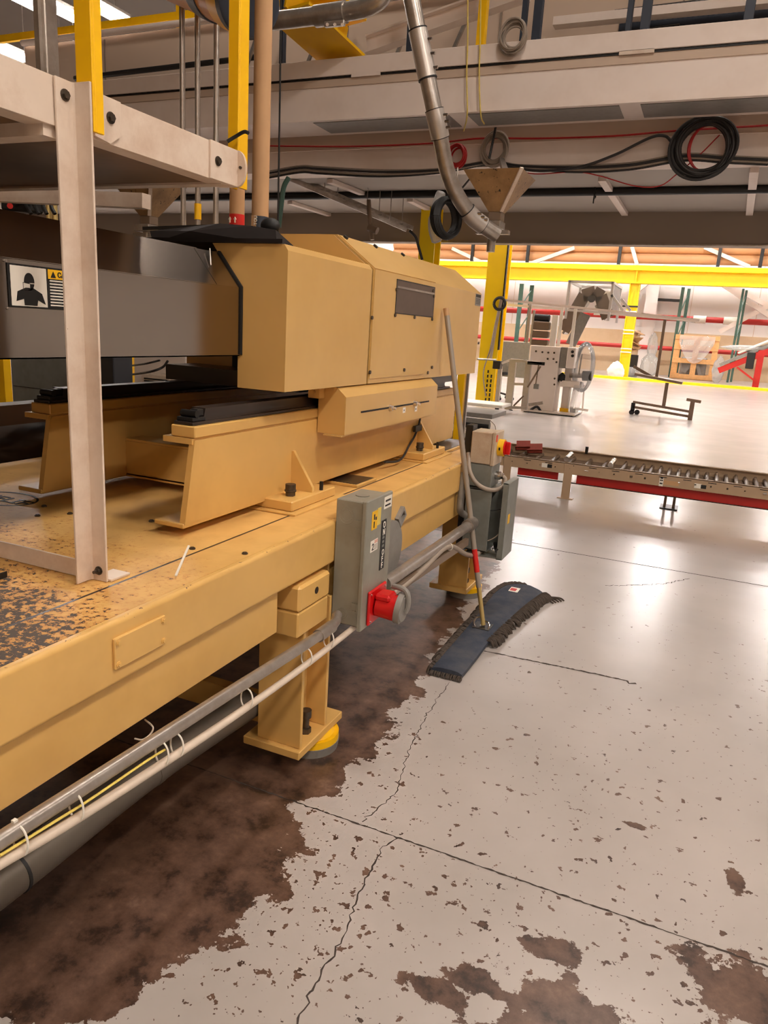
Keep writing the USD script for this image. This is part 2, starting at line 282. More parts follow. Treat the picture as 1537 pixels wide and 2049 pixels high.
    L += [('g.position', 'c1.vector'), ('g.position', 'c2.vector'), ('g.position', 'c3.vector'), ('xyz.y', 'dn.value'), ('c3.fac', 'dm.value1'), ('dn.result', 'dm.value3'), ('c1.fac', 'h1.value1'), ('dm.value', 'h1.value2'), ('c2.fac', 'h2.value1'), ('dm.value', 'h2.value2'), ('h1.value', 'ch.value'), ('h2.value', 'ch2.value'),
          (cur, 'bare.value'), ('bare.result', 'mx.value1'), ('ch.result', 'mx.value2'), ('mx.value', 'mx2.value1'), ('ch2.result', 'mx2.value2'), ('mx2.value', 'mf.value1'), ('xyz.y', 'far.value'), ('far.result', 'mf.value2'),
          ('g.position', 'pn.vector'), ('pn.fac', 'pc.fac'), ('g.position', 'bn.vector'), ('bn.fac', 'bc.fac'), ('pc.color', 'col.a'), ('bc.color', 'col.b'), ('mf.value', 'col.fac'), ('col.result', 'p.base_color'), ('mf.value', 'ro.fac'), ('ro.result', 'p.roughness'),
          ('g.position', 'un.vector'), ('mf.value', 'ub.value1'), ('un.fac', 'us.value1'), ('ub.value', 'us.value3'), ('us.value', 'b.height'), ('b.normal', 'p.normal')]
    return usdkit.material(stage, '/World/Looks/floor_paint', N, L, surface='p.BSDF')
FLOOR = floor_material()

# ------------------------------------------------------------------ the setting
XL, XR, YF, YB, ZC = -30.0, 22.0, -9.0, 42.0, 9.0
floor = struct('floor', bx(XL, XR, YF, YB+.5, -.15, 0), FLOOR)
JOINT = paint('joint_filler', (62, 52, 46), .8, .2, 30)
def ribbon(pts, w, z=.0007, jag=0.0, seed=1):
    rng = np.random.default_rng(seed); p = np.array(pts, float)[:, :2]
    q = [p[0]]
    for a, b in zip(p[:-1], p[1:]):
        n = max(2, int(np.linalg.norm(b-a)/.012)) if jag else 2
        for t in np.linspace(0, 1, n)[1:]: q.append(a+(b-a)*t+(rng.normal(0, jag, 2) if t < 1 else 0))
    q = np.array(q); T = np.gradient(q, axis=0); T /= np.linalg.norm(T, axis=1, keepdims=True); S = np.stack([-T[:, 1], T[:, 0]], 1)
    ww = w*(rng.uniform(.4, 1.4, len(q)) if jag else np.ones(len(q)))[:, None]/2
    v = np.vstack([np.c_[q+S*ww, np.full(len(q), z)], np.c_[q-S*ww, np.full(len(q), z)]]); n = len(q); i = np.arange(n-1)
    return trimesh.Trimesh(v, np.vstack([np.stack([i, n+i, n+i+1], 1), np.stack([i, n+i+1, i+1], 1)]), process=False)
part(floor, 'expansion_joint', ribbon([(-3, 1.803), (6, 1.803)], .006, jag=.0012, seed=3), JOINT)
part(floor, 'expansion_joint', ribbon([(-.80, 3.25), (-.25, 3.283), (-.13, 3.285), (-.12, 3.262), (-.09, 3.28)], .011, jag=.0015, seed=4), JOINT)
part(floor, 'expansion_joint', ribbon([(-4, 5.23), (9, 5.23)], .012), JOINT)
part(floor, 'crack', ribbon([(-.58, .9), (-.613, 1.136), (-.633, 1.3), (-.631, 1.403), (-.654, 1.523), (-.665, 1.644), (-.679, 1.729), (-.652, 1.799)], .0045, jag=.004, seed=5), JOINT)
part(floor, 'crack', ribbon([(-.779, 1.817), (-.743, 1.994), (-.799, 2.267), (-.826, 2.496), (-.843, 2.721), (-.84, 2.85)], .0032, jag=.004, seed=6), JOINT)
part(floor, 'crack', ribbon([(-.40, 4.62), (-.274, 4.699), (-.058, 4.885), (.088, 5.098)], .006, jag=.008, seed=7), JOINT)
part(floor, 'yellow_floor_line', bx(-6.2, 8, 32.9, 33.3, 0, .10), YELLOWFAR, 'yellow painted kerb strip on the floor')
wb = struct('wall_back', bx(XL, XR, YB, YB+.4, 2.2, 12), WALLW)
part(wb, 'wainscot', bx(XL, XR, YB-.06, YB+.4, 0, 2.2), WALLB, 'beige lower band of the wall')
for i, x in enumerate(np.arange(-20, 10, 3.1)): part(wb, 'panel_seam', bx(x, x+.03, YB-.012, YB, 2.2, 9), BEIGE)
struct('wall_left', bx(XL-.3, XL, YF, YB, 0, 12), WALLB); struct('wall_right', bx(XR, XR+.3, YF, YB, 0, 12), WALLW); struct('wall_front', bx(XL, XR, YF-.3, YF, 0, 12), WALLB)
ceil = struct('ceiling', bx(XL, XR, YF, YB, 12, 12.3), CEIL)

# ------------------------------------------------------------------ lamps
def lamp(x, y, z, mat, label, group, name='ceiling_lamp'):
    t = thing(name, label, 'lamp', (x, y, z), group)
    part(t, 'housing', [bx(x-.32, x+.32, y-.62, y+.62, z+.03, z+.10, .01), cyl((x, y-.4, z+.1), (x, y-.4, 11.98), .006, 6), cyl((x, y+.4, z+.1), (x, y+.4, 11.98), .006, 6)], ALU)
    part(t, 'diffuser', bx(x-.29, x+.29, y-.59, y+.59, z, z+.03), mat)
    return t
far0 = lamp(-6.0, 33.0, 7.6, LAMPF, 'glowing ceiling lamp over the far end of the bright hall', 'ceiling lamps of the far hall')
for x in (-22, -16.5, -11, -6, -1, 4, 9):
    for y in (16.6, 20.6, 33.0, 39.5):
        if (x, y) != (-6, 33.0): copy(far0, (x, y, 7.6), 'glowing ceiling lamp over the far end of the bright hall')
for x in (-6, -1, 4): copy(far0, (x, 28.2, 7.6), 'glowing ceiling lamp over the far end of the bright hall')
near0 = lamp(1.9, 1.2, 5.6, LAMPN, 'warm ceiling lamp above the aisle beside the press', 'warm ceiling lamps over the press aisle', 'aisle_lamp')
for x, y in ((1.9, -3.2), (7, 1.2), (7, -3.2), (1.9, -7.0)): copy(near0, (x, y, 5.6), 'warm ceiling lamp above the aisle beside the press')

for x in (-.4, 4.2): copy(near0, (x, 3.6, 7.8), 'unseen fill lamp added high in front of the box girder', 'added fill lamps in front of the box girder')  # added out of view to brighten the girder face
mez_fill0 = lamp(-8.0, 9.6, 10.6, LAMPN, 'unseen fill lamp added high above the mezzanine edge', 'added fill lamps above the mezzanine', 'added_mezzanine_lamp')  # added fill lamps out of view, they brighten the upper wall
for x in (0.0, 8.0): copy(mez_fill0, (x, 9.6, 10.6), 'unseen fill lamp added high above the mezzanine edge')
for k, (u, v) in enumerate(((126, 24), (206, 20), (24, 108), (58, 6))): copy(far0, at(u, v, z=8.6 if k != 2 else 8.0), ('bright glowing ceiling lamp just left of the yellow hanger at the top', 'bright glowing ceiling lamp just right of the yellow hanger at the top', 'small glowing lamp above the left end of the white frame', 'small glowing lamp at the very top left')[k], 'distant lamps at the upper left')

# ------------------------------------------------------------------ the press bed
bed = thing('press_bed', 'long cream-yellow steel bed of the press standing on round levelling feet', 'machine', (-1.9, 1.8, 0))
def rounded_profile(poly, r): return Polygon(poly).buffer(-r).buffer(r, quad_segs=5)
part(bed, 'side_beam', [prism(Polygon([(-1.225, .865), (-1.07, .865), (-1.07, .722), (-1.098, .706), (-1.225, .706)]).buffer(-.012).buffer(.012, quad_segs=5), 'y', -.7, 4.25)], BEDCREAM)
part(bed, 'side_web', [bx(-1.25, -1.092, -.7, 1.795, .575, .712, .004), bx(-1.25, -1.092, 2.12, 3.66, .575, .712, .004), bx(-1.25, -1.092, 3.95, 4.25, .575, .712, .004)], CREAM)
part(bed, 'deck_plate', [bx(-2.62, -1.231, -.7, 4.25, .84, .865, .003), bx(-1.224, -1.09, -.7, 4.2, .8648, .8656)], DECKWORN, 'deck plate with paint worn through to dark metal')
part(bed, 'deck_seam', bx(-1.2315, -1.2238, -.7, 4.2, .8652, .8656), DARKOIL, 'dark seam in the deck')
part(bed, 'far_side_beam', [bx(-2.62, -2.5, -.7, 4.25, .575, .84)], CREAM)
part(bed, 'cross_member', [bx(-2.5, -1.25, y, y+.1, .6, .84) for y in (-.5, .9, 2.0, 3.2, 4.1)], CREAM)
cp = part(bed, 'cover_plate', bx(-1.0705, -1.062, 1.093, 1.253, .757, .829, .002), CREAM)
for y in (1.102, 1.244):
    for z in (.768, .818): part(cp, 'bolt', hexbolt((-1.062, y, z), (1, 0, 0), .005, .005), CREAM)
for k, y0 in enumerate((0.0, 1.855)):
    cb = part(bed, 'corner_block', [bx(-1.25, -1.060, 1.872+y0, 2.075+y0, .616, .704, .009), bx(-1.25, -1.064, 1.872+y0, 2.072+y0, .53, .6145, .005)], CREAM)
    part(cb, 'bore', cyl((-1.063, 1.98+y0, .662), (-1.0592, 1.98+y0, .662), .012, 20), DARKOIL)
    leg = part(bed, 'leg', [bx(-1.24, -1.07, 1.925+y0, 1.94+y0, .105, .60, .002), bx(-1.24, -1.07, 2.10+y0, 2.115+y0, .105, .60, .002), bx(-1.165, -1.15, 1.94+y0, 2.10+y0, .105, .60)], CREAM)
    part(leg, 'foot_plate', bx(-1.285, -1.062, 1.905+y0, 2.225+y0, .075, .105, .003), CREAM)
    part(leg, 'jack_bolt', [cyl((-1.108, 2.03+y0, .105), (-1.108, 2.03+y0, .125), .019, 6), cyl((-1.108, 2.03+y0, .12), (-1.108, 2.03+y0, .165), .0115, 16), cyl((-1.108, 2.03+y0, .165), (-1.108, 2.03+y0, .192), .0185, 18)], BOLT, 'dark jacking bolt')
    pad = part(bed, 'levelling_pad', [cyl((-1.14, 2.125+y0, .034), (-1.14, 2.125+y0, .060), .104, 40), cyl((-1.14, 2.125+y0, .060), (-1.14, 2.125+y0, .075), .088, 40, .076)], YELLOW, 'orange-yellow round levelling pad')
    part(pad, 'rubber_rim', [cyl((-1.14, 2.125+y0, 0), (-1.14, 2.125+y0, .034), .102, 40, .107)], GREYPL, 'grey rim')
part(bed, 'floor_brace', bar((-2.3, 2.02, .16), (-1.24, 2.02, .16), .05, .10, ch=.003), CREAM)
for i, (y0, y1) in enumerate(((2.62, 2.81), (3.72, 4.2))):
    part(bed, 'shim_plate', [bx(-1.39, -1.235, y0, y1, .865, .877, .002)], CREAM); part(bed, 'shim_recess', bx(-1.38, -1.245, y0+.01, y1-.01, .877, .8785), DARKOIL, 'dark oily plate top')
for u, v in ((88, 1013), (75, 1032), (140, 1028), (303, 1043), (385, 1098), (490, 1108)):
    p = at(u, v, z=.866); part(bed, 'deck_bolt', hexbolt(p, (0, 0, 1), .006, .005), BOLT)
em = at(10, 997, z=.8665)
th = np.linspace(0, 2*math.pi, 60); oval = Polygon(np.c_[em[0]+.13*np.cos(th)*.95, em[1]+.085*np.sin(th)])
part(bed, 'oval_emblem', [prism(oval.difference(Polygon(np.c_[em[0]+.117*np.cos(th), em[1]+.077*np.sin(th)])), 'z', .8652, .8662)]+[text('HELIF', .05, (em[0]-.085, em[1]-.03, .8652), (1, 0, 0), (0, 1, 0))], INK, 'black oval emblem on the deck')
solo('cable_tie', tube([(-1.265, 1.70, .868), (-1.245, 1.63, .874), (-1.20, 1.44, .868)], .0022, 6), WHITE, 'white strip lying loose on the worn deck by the post foot', 'cable tie') if False else None
solo('white_stick', bar(at(352, 1152, z=.868), at(378, 1092, z=.868), .006, .003), WHITE, 'thin white stick lying on the worn deck right of the post foot', 'stick')

# ------------------------------------------------------------------ slide frame on the bed
sf = thing('slide_frame', 'cream-yellow welded twin-beam frame with slanted ends lying on the bed', 'machine frame', (-1.66, 2.9, .865))
for x, s, y0 in ((-1.34, -1, 1.67), (-1.98, -1, 1.735)):
    web = Polygon([(y0, .905), (y0+.048, 1.15), (4.13, 1.15), (4.13, .905)])
    part(sf, 'web_plate', prism(web, 'x', x-.02, x), CREAM)
    part(sf, 'bottom_flange', bx(x-.11, x-.001, y0-.005, 4.13, .893, .908, .003), CREAM)
    part(sf, 'top_flange', [bx(x-.085, x+.002, y0+.045, 4.10, 1.156, 1.19, .003), prism([(y0+.04, 1.138), (y0+.04, 1.155), (4.1, 1.155), (4.1, 1.138)], 'x', x-.11, x-.005)], CREAM)
    part(sf, 'rail_base', bx(x-.083, x-.012, y0+.055, 4.05, 1.19, 1.2, .002), DARKOIL)
    part(sf, 'slide_rail', [prism([(x-.075, 1.2), (x-.025, 1.2), (x-.03, 1.212), (x-.025, 1.236), (x-.075, 1.236), (x-.07, 1.212)], 'y', y0+.13, 4.0)], DARKOIL, 'oily dark linear rail')
    part(sf, 'rail_stop', [bx(x-.08, x-.02, y0+.065, y0+.125, 1.2, 1.212, .002), cyl((x-.075, y0+.085, 1.222), (x-.02, y0+.085, 1.222), .011, 14), bx(x-.06, x-.03, y0+.1, y0+.13, 1.212, 1.234, .003)], BLACK)
part(sf, 'cross_channel', [bx(-1.98, -1.36, 2.125, 2.14, .9, 1.03), bx(-1.98, -1.36, 2.125, 2.22, 1.03, 1.04, .002), bx(-1.98, -1.36, 2.125, 2.22, .893, .905)], CREAM)
part(sf, 'cross_channel', [bx(-1.98, -1.36, 3.5, 3.6, .9, 1.04)], CREAM)
for k, y0 in enumerate((0, 1.27)):
    part(sf, 'shim', bx(-1.41, -1.205, 2.075+y0, 2.46+y0, .8658, .872, .001), CREAM)
    mp = part(sf, 'mounting_pad', bx(-1.385, -1.232, 2.10+y0, 2.42+y0, .872, .908, .004), CREAM)
    part(mp, 'gusset', prism([(-1.34, .908), (-1.34, 1.05), (-1.332, 1.05), (-1.25, .925), (-1.25, .908)], 'y', 2.27+y0, 2.285+y0), CREAM)
    part(mp, 'bolt', [cyl((-1.287, 2.18+y0, .908), (-1.287, 2.18+y0, .922), .017, 6), cyl((-1.287, 2.18+y0, .924), (-1.287, 2.18+y0, .93), .021, 20), cyl((-1.287, 2.18+y0, .93), (-1.287, 2.18+y0, .95), .0185, 18)], BOLT, 'thick dark bolt')
    part(mp, 'set_screw', cyl((-1.245, 2.33+y0, .908), (-1.245, 2.33+y0, .94), .007, 12), BLACK)

# ------------------------------------------------------------------ cover of the press head
cv = thing('press_cover', 'large cream-yellow sheet metal cover with sloped shoulder over the slide frame', 'machine cover', (-1.7, 3.1, 1.238))
part(cv, 'front_shell', prism([(-1.25, 1.28), (-1.25, 1.716), (-1.264, 1.735), (-1.535, 1.735), (-1.432, 1.6), (-1.432, 1.28)], 'y', 2.06, 2.685), CREAM2)
rear = [(-1.25, 1.28), (-1.25, 1.722), (-1.418, 1.847), (-2.15, 1.847), (-2.15, 1.28)]
part(cv, 'rear_shell', [prism(rear, 'y', 2.70, 4.17), trimesh.convex.convex_hull(np.array([(x, 4.17, z) for x, z in rear]+[(x*1+(-.05 if x > -1.3 else 0), 4.22, z-(.0 if z < 1.4 else .03)) for x, z in rear]))], CREAM2)
part(cv, 'gap_shade', prism([(-1.256, 1.285), (-1.256, 1.716), (-1.42, 1.838), (-1.9, 1.838), (-1.9, 1.285)], 'y', 2.692, 2.701), BLACKRUB, 'black strip standing for the shade in the panel gap')  # black strip added so the panel gap looks dark, stands for its shade
part(cv, 'step_face', prism([(-1.27, 1.70), (-1.27, 1.728), (-1.424, 1.842), (-2.1, 1.842), (-2.1, 1.70)], 'y', 2.686, 2.692), CREAM2)
part(cv, 'back_shell', prism([(-1.53, 1.62), (-1.53, 1.735), (-2.15, 1.735), (-2.15, 1.62)], 'y', 2.3, 2.70), CREAM2)
part(cv, 'carriage', [bx(-2.1, -1.45, 2.5, 4.0, 1.238, 1.30), bx(-1.42, -1.30, 2.8, 4.0, 1.238, 1.285)], DARKOIL, 'dark carriage under the cover')
d = np.array([-.168, 0, .125]); nrm = np.array([.125, 0, .168])/np.linalg.norm([.125, .168])
def slant(y0, y1, t0, t1, th_):
    a, b = np.array([-1.25, 0, 1.722])+d*t0, np.array([-1.25, 0, 1.722])+d*t1
    pts = [p+np.array([0, y, 0])+nrm*o for p in (a, b) for y in (y0, y1) for o in (0, th_)]
    return trimesh.convex.convex_hull(np.array(pts))
ap = part(cv, 'access_panel', [bx(-1.2505, -1.2465, 2.705, 3.40, 1.30, 1.7215), slant(2.705, 3.40, 0, .96, .004)], CREAM2)
wn = part(ap, 'window_screen', bx(-1.2466, -1.2452, 2.928, 3.385, 1.568, 1.699), MESHD, 'brown mesh window')
part(ap, 'window_header', bx(-1.2455, -1.243, 2.932, 3.38, 1.668, 1.676), STEEL)
part(ap, 'window_frame', [bx(-1.2466, -1.2448, 2.924, 2.930, 1.566, 1.702), bx(-1.2466, -1.2448, 3.383, 3.389, 1.566, 1.702), bx(-1.2466, -1.2448, 2.924, 3.389, 1.564, 1.568), bx(-1.2466, -1.2448, 2.924, 3.389, 1.699, 1.703)], BLACK)
for cx, cy in ((930, 510), (920, 768), (1083, 757), (1195, 770), (1215, 745), (1047, 377), (1220, 383), (1223, 408), (1040, 498), (1132, 508), (1215, 517), (1435, 630)):
    part(cv, 'cap_bolt', cyl(at(350+.4229*cx, 420+.4229*cy, x=-1.2465), at(350+.4229*cx, 420+.4229*cy, x=-1.2465)+[.006, 0, 0], .0075, 12), BOLT)
for y in (2.735, 3.02, 3.33): part(cv, 'cap_bolt', cyl(np.array([-1.25, y, 1.722])+d*.9, np.array([-1.25, y, 1.722])+d*.9+nrm*.012, .011, 12), BLACK)
pl = part(cv, 'data_plate', bx(-1.2502, -1.2485, 4.06, 4.16, 1.655, 1.718), GREYPL, 'small grey data plate')
part(pl, 'header', bx(-1.2486, -1.248, 4.065, 4.155, 1.70, 1.715), INK)
for z in (1.665, 1.673, 1.681, 1.689): part(pl, 'print_line', bx(-1.2486, -1.248, 4.07, 4.15, z, z+.003), INK)
part(cv, 'latch_rod', cyl((-1.25, 4.2, 1.36), (-1.16, 4.28, 1.36), .006, 10), STEEL)

# stainless guard with caution sign
sg = thing('stainless_guard', 'brushed stainless guard with sloped top edge in front of the cream cover', 'machine guard', (-1.6, 1.0, 1.384))
def sheet(pts, y0, y1, t=.003):
    out = []
    for a, b in zip(pts[:-1], pts[1:]):
        a, b = np.array(a), np.array(b); n = np.array([b[1]-a[1], -(b[0]-a[0])]); n = n/np.linalg.norm(n)*t
        out.append(prism([tuple(a), tuple(b), tuple(b-n), tuple(a-n)], 'y', y0, y1))
    return cat_(out)
part(sg, 'face_sheet', sheet([(-1.46, 1.384), (-1.42, 1.384), (-1.42, 1.6)], -.7, 2.052), STAINLESS)
part(sg, 'shoulder_sheet', sheet([(-1.4195, 1.598), (-1.51, 1.708), (-2.0, 1.712)], -.7, 1.945, .004), STAINLESS)
part(sg, 'end_sheet', sheet([(-1.42, 1.6), (-1.506, 1.705), (-2.0, 1.708)], 1.93, 2.052), STAINLESS)
part(sg, 'edge_seal', prism([(-1.424, 1.388), (-1.414, 1.388), (-1.414, 1.602), (-1.502, 1.71), (-1.51, 1.71), (-1.424, 1.604)], 'y', 2.052, 2.061), BLACKRUB, 'black edge seal')
part(sg, 'core', bx(-2.0, -1.47, -.6, 2.0, 1.42, 1.59), DARKOIL)
part(sg, 'dent_mark', [bar(at(418, 497+k*0, x=-1.4975)+[.004, 0, 0], at(420, 530, x=-1.465)+[.004, 0, 0], .003, .002)], WHITE, 'white scuff')
cs = part(sg, 'caution_sign', bx(-1.42, -1.4165, 1.182, 1.41, 1.496, 1.589, .001), INK, 'caution sign showing a head with face mask')
part(cs, 'picture_panel', bx(-1.4166, -1.4160, 1.187, 1.283, 1.5, 1.585), WHITE)
def on_sign(poly, x=-1.4160): return prism(poly, 'x', x, x+.0008)
c = np.array([1.235, 1.545]); t = np.linspace(0, 2*math.pi, 30)
headp = Polygon(np.c_[c[0]+.0135*np.cos(t), c[1]+.008+.019*np.sin(t)]); maskp = Polygon([(1.219, 1.535), (1.237, 1.5365), (1.237, 1.5485), (1.219, 1.5505)]); strap = sbox(1.235, 1.5485, 1.251, 1.551)
part(cs, 'head_pictogram', [on_sign(g) for g in getattr(headp.difference(maskp).difference(strap), 'geoms', [headp.difference(maskp).difference(strap)])]+[on_sign([(1.199, 1.510), (1.203, 1.531), (1.225, 1.540), (1.245, 1.540), (1.268, 1.529), (1.277, 1.506), (1.256, 1.515), (1.254, 1.502), (1.22, 1.502), (1.219, 1.516)])], INK)
part(cs, 'mask_outline', on_sign(maskp.buffer(.001).difference(maskp)), GREYPL)
part(cs, 'header_band', bx(-1.4166, -1.4160, 1.288, 1.406, 1.564, 1.585), LABELY)
part(cs, 'header_text', text('CAUTION', .0112, (-1.4160, 1.314, 1.569), (0, 1, 0), (0, 0, 1)), INK)
part(cs, 'warning_triangle', on_sign(Polygon([(1.295, 1.567), (1.310, 1.567), (1.3025, 1.581)])), INK)
for k in range(9): part(cs, 'text_line', bx(-1.4166, -1.4161, 1.292, 1.292+(.055, .08, .10, .11, .05, .09, .10, .11, .108)[k], 1.5585-k*.0068, 1.5615-k*.0068), WHITE)
for y in (1.179, 1.413):
    for z in (1.493, 1.592): part(cs, 'rivet', cyl((-1.42, y, z), (-1.4155, y, z), .0028, 10), STEEL)

# cable cover (limit switch box)
lb = thing('switch_cover', 'slim cream-yellow switch cover with slot and two clamp knobs under the press cover', 'switch cover', (-1.28, 2.95, 1.10))
part(lb, 'shell', prism([(-1.22, 1.10), (-1.22, 1.243), (-1.258, 1.276), (-1.336, 1.276), (-1.336, 1.10)], 'y', 2.45, 3.46), CREAM2)
part(lb, 'bottom_lip', bx(-1.30, -1.225, 2.43, 3.44, 1.095, 1.1), CREAM2)
part(lb, 'slot', bar((-1.2195, 2.585, 1.178), (-1.2195, 3.35, 1.172), .0015, .007), INK, 'dark adjusting slot')
for y in (2.87, 3.155):
    kb = part(lb, 'clamp_knob', [cyl((-1.22, y, 1.174), (-1.205, y, 1.174), .014, 14, .011), cyl((-1.205, y, 1.174), (-1.192, y, 1.174), .006, 10)], CHROME, 'bright clamp knob')
for y, z in ((3.02, 1.152), (3.165, 1.147)):
    lbl = part(lb, 'small_label', bx(-1.2202, -1.2192, y, y+.03, z-.012, z+.012), WHITE); part(lbl, 'print_mark', bx(-1.2193, -1.2188, y+.01, y+.018, z-.004, z+.003), INK)
part(lb, 'bracket', [bx(-1.36, -1.31, 2.41, 2.45, 1.232, 1.275, .002), cyl((-1.335, 2.41, 1.255), (-1.335, 2.402, 1.255), .009, 12)], CREAM)
solo('switch_cable', [tube([at(842, 832, x=-1.325), at(838, 850, x=-1.325), at(830, 872, x=-1.325), at(818, 893, x=-1.32), at(808, 912, x=-1.30), at(795, 923, x=-1.30), at(770, 925, x=-1.31)], .0055, 8),
      bx(*np.sort([at(833, 868, x=-1.33)[0], -1.315]), at(826, 868, x=-1.33)[1], at(838, 868, x=-1.33)[1], 1.0, 1.03), ], CABLEB, 'black switch cable curving down beside the rear gusset', 'cable')

# black carriage plate with tubes
tp = thing('carriage_plate', 'black oily carriage plate with raised clamp on top of the press cover', 'machine plate', (-1.6, 2.2, 1.765))
part(tp, 'plate', prism([(-1.262, 2.045), (-1.37, 2.14), (-1.37, 2.35), (-1.95, 2.35), (-1.95, 2.045)], 'z', 1.736, 1.748), DARKMAT)
hull = trimesh.convex.convex_hull(np.array([at(300, 462, y=2.25), at(380, 462, y=2.2), at(440, 447, y=2.25), at(505, 452, y=2.25), at(552, 460, y=2.25), at(552, 474, y=2.25), (-1.9, 2.2, 1.748), (-1.38, 2.2, 1.748), (-1.38, 2.34, 1.748), at(440, 447, y=2.4), at(552, 460, y=2.4), (-1.9, 2.4, 1.748)]))
part(tp, 'riser', hull, DARKMAT, smooth=False)
part(tp, 'clamp', [trimesh.creation.icosphere(2, .035)], BLACK) if False else None
ck = trimesh.creation.icosphere(2, .03); ck.apply_scale((1.2, 1, .9)); ck.apply_translation(at(541, 452, y=2.3)); part(tp, 'clamp_cap', ck, BLACKRUB, 'shiny black cap')
part(tp, 'side_arm', bar(at(300, 460, y=2.3), at(440, 456, y=2.3), .08, .012), BLACK)
def card_tube(uc, vb, y, r, ztop, bandmat, label, marks):
    b = at(uc, vb, y=y); t = thing('cardboard_tube', label, 'tube', b)
    p = [b, np.array([b[0], b[1], ztop])]; part(t, 'tube_wall', cyl(p[0], p[1], r, 32), CARD)
    return t, b
t2, b2 = card_tube(520, 458, 2.48, .0315, 2.68, None, 'tall brown cardboard tube with navy label standing on the carriage plate', 0)
part(t2, 'label_band', cyl(b2+[0, 0, .0], b2+[0, 0, .042], .0322, 32), NAVY, 'navy label'); part(t2, 'label_gap', bx(b2[0]-.016, b2[0]+.004, b2[1]-.0335, b2[1]-.031, b2[2], b2[2]+.043), CARD)
for k, ch in enumerate('TOU'): part(t2, 'letter', text(ch, .012, b2+np.array([.008, -.0322+.004*0, .008+k*.011]), (0, 0, 1), (-1, 0, 0), .002), WHITE)
t1, b1 = card_tube(474, 452, 2.62, .030, 2.16, None, 'short brown cardboard tube with red label behind the yellow hanger', 0)
rb_ = part(t1, 'label_band', cyl(b1+[0, 0, .0], b1+[0, 0, .042], .0307, 32), LABELR, 'red label')
for dx in (-.012, .012):
    o = b1+np.array([dx, -.0325, .008]); part(t1, 'arrow', prism([(o[0]-.006, o[2]+.012), (o[0], o[2]+.022), (o[0]+.006, o[2]+.012), (o[0]+.002, o[2]+.012), (o[0]+.002, o[2]), (o[0]-.002, o[2]), (o[0]-.002, o[2]+.012)], 'y', o[1], o[1]+.004), WHITE)

# ------------------------------------------------------------------ white platform frame
pf = thing('platform_frame', 'worn white angle-iron post and platform frame bolted over the bed', 'frame', (-1.3, 1.27, .865))
part(pf, 'post', [bx(-1.303, -1.297, 1.222, 1.274, .866, 1.955, .001), bx(-1.303, -1.252, 1.268, 1.274, .866, 1.955, .001), prism([(-1.298, 1.269), (-1.298, 1.263), (-1.2965, 1.2655), (-1.294, 1.2675), (-1.291, 1.269)], 'z', .866, 1.955)], WHITESTEEL)
part(pf, 'post_foot', [bx(-1.30, -1.245, 1.276, 1.34, .866, .872, .001), bx(-1.30, -1.262, 1.275, 1.281, .866, .915, .001)], WHITESTEEL)
part(pf, 'foot_bolt', [hexbolt((-1.275, 1.268, .892), (0, -1, 0), .0075, .009), cyl((-1.275, 1.26, .892), (-1.275, 1.25, .892), .004, 10)], BOLT)
part(pf, 'bottom_rail', [bx(-2.3, -1.303, 1.262, 1.268, .866, .91, .001), bx(-2.3, -1.303, 1.268, 1.30, .866, .871)], WHITESTEEL)
part(pf, 'side_rail', [bx(-1.312, -1.305, .2, 1.865, 1.862, 1.956, .001), bx(-1.36, -1.312, .2, 1.865, 1.862, 1.868)], WHITESTEEL)
part(pf, 'platform_sheet', [bx(-2.6, -1.313, .2, 1.84, 1.866, 1.872)], paint('dirty_shaded_underside', (128, 98, 70), .6, .15, 4, grime=((84, 58, 36), .6, 3)), 'dirty brown sheet with shade in its colour')  # brown holds both dirt and the shade under the platform
part(pf, 'cross_rail', [bx(-2.6, -1.313, 1.835, 1.842, 1.866, 1.93), bx(-2.6, -1.313, 1.80, 1.84, 1.860, 1.866), bx(-2.6, -1.313, 1.20, 1.245, 1.84, 1.866)], WHITESTEEL)
part(pf, 'clip_plate', prism([(1.325, 1.868), (1.37, 1.862), (1.405, 1.885), (1.405, 1.955), (1.325, 1.956)], 'x', -1.305, -1.297), WHITESTEEL)
part(pf, 'bolt', hexbolt((-1.297, 1.372, 1.915), (1, 0, 0), .0085, .008), BOLT)
part(pf, 'bolt', hexbolt((-1.297, 1.245, 1.925), (1, 0, 0), .008, .008), BOLT)
part(pf, 'end_plate', bx(-1.305, -1.298, 1.735, 1.865, 1.862, 1.957, .001), WHITESTEEL)
part(pf, 'bolt', hexbolt((-1.298, 1.765, 1.91), (1, 0, 0), .0085, .008), BOLT)
ep = Polygon(np.c_[-1.30+.028*np.cos(t), 1.910+.047*np.sin(t)]).union(sbox(-1.31, 1.866, -1.295, 1.957))
part(pf, 'end_cap', prism(ep.intersection(sbox(-1.31, 1.85, -1.2, 1.97)), 'y', 1.857, 1.866), WHITESTEEL); part(pf, 'end_bolt', cyl((-1.288, 1.857, 1.912), (-1.288, 1.853, 1.912), .004, 12), BOLT)
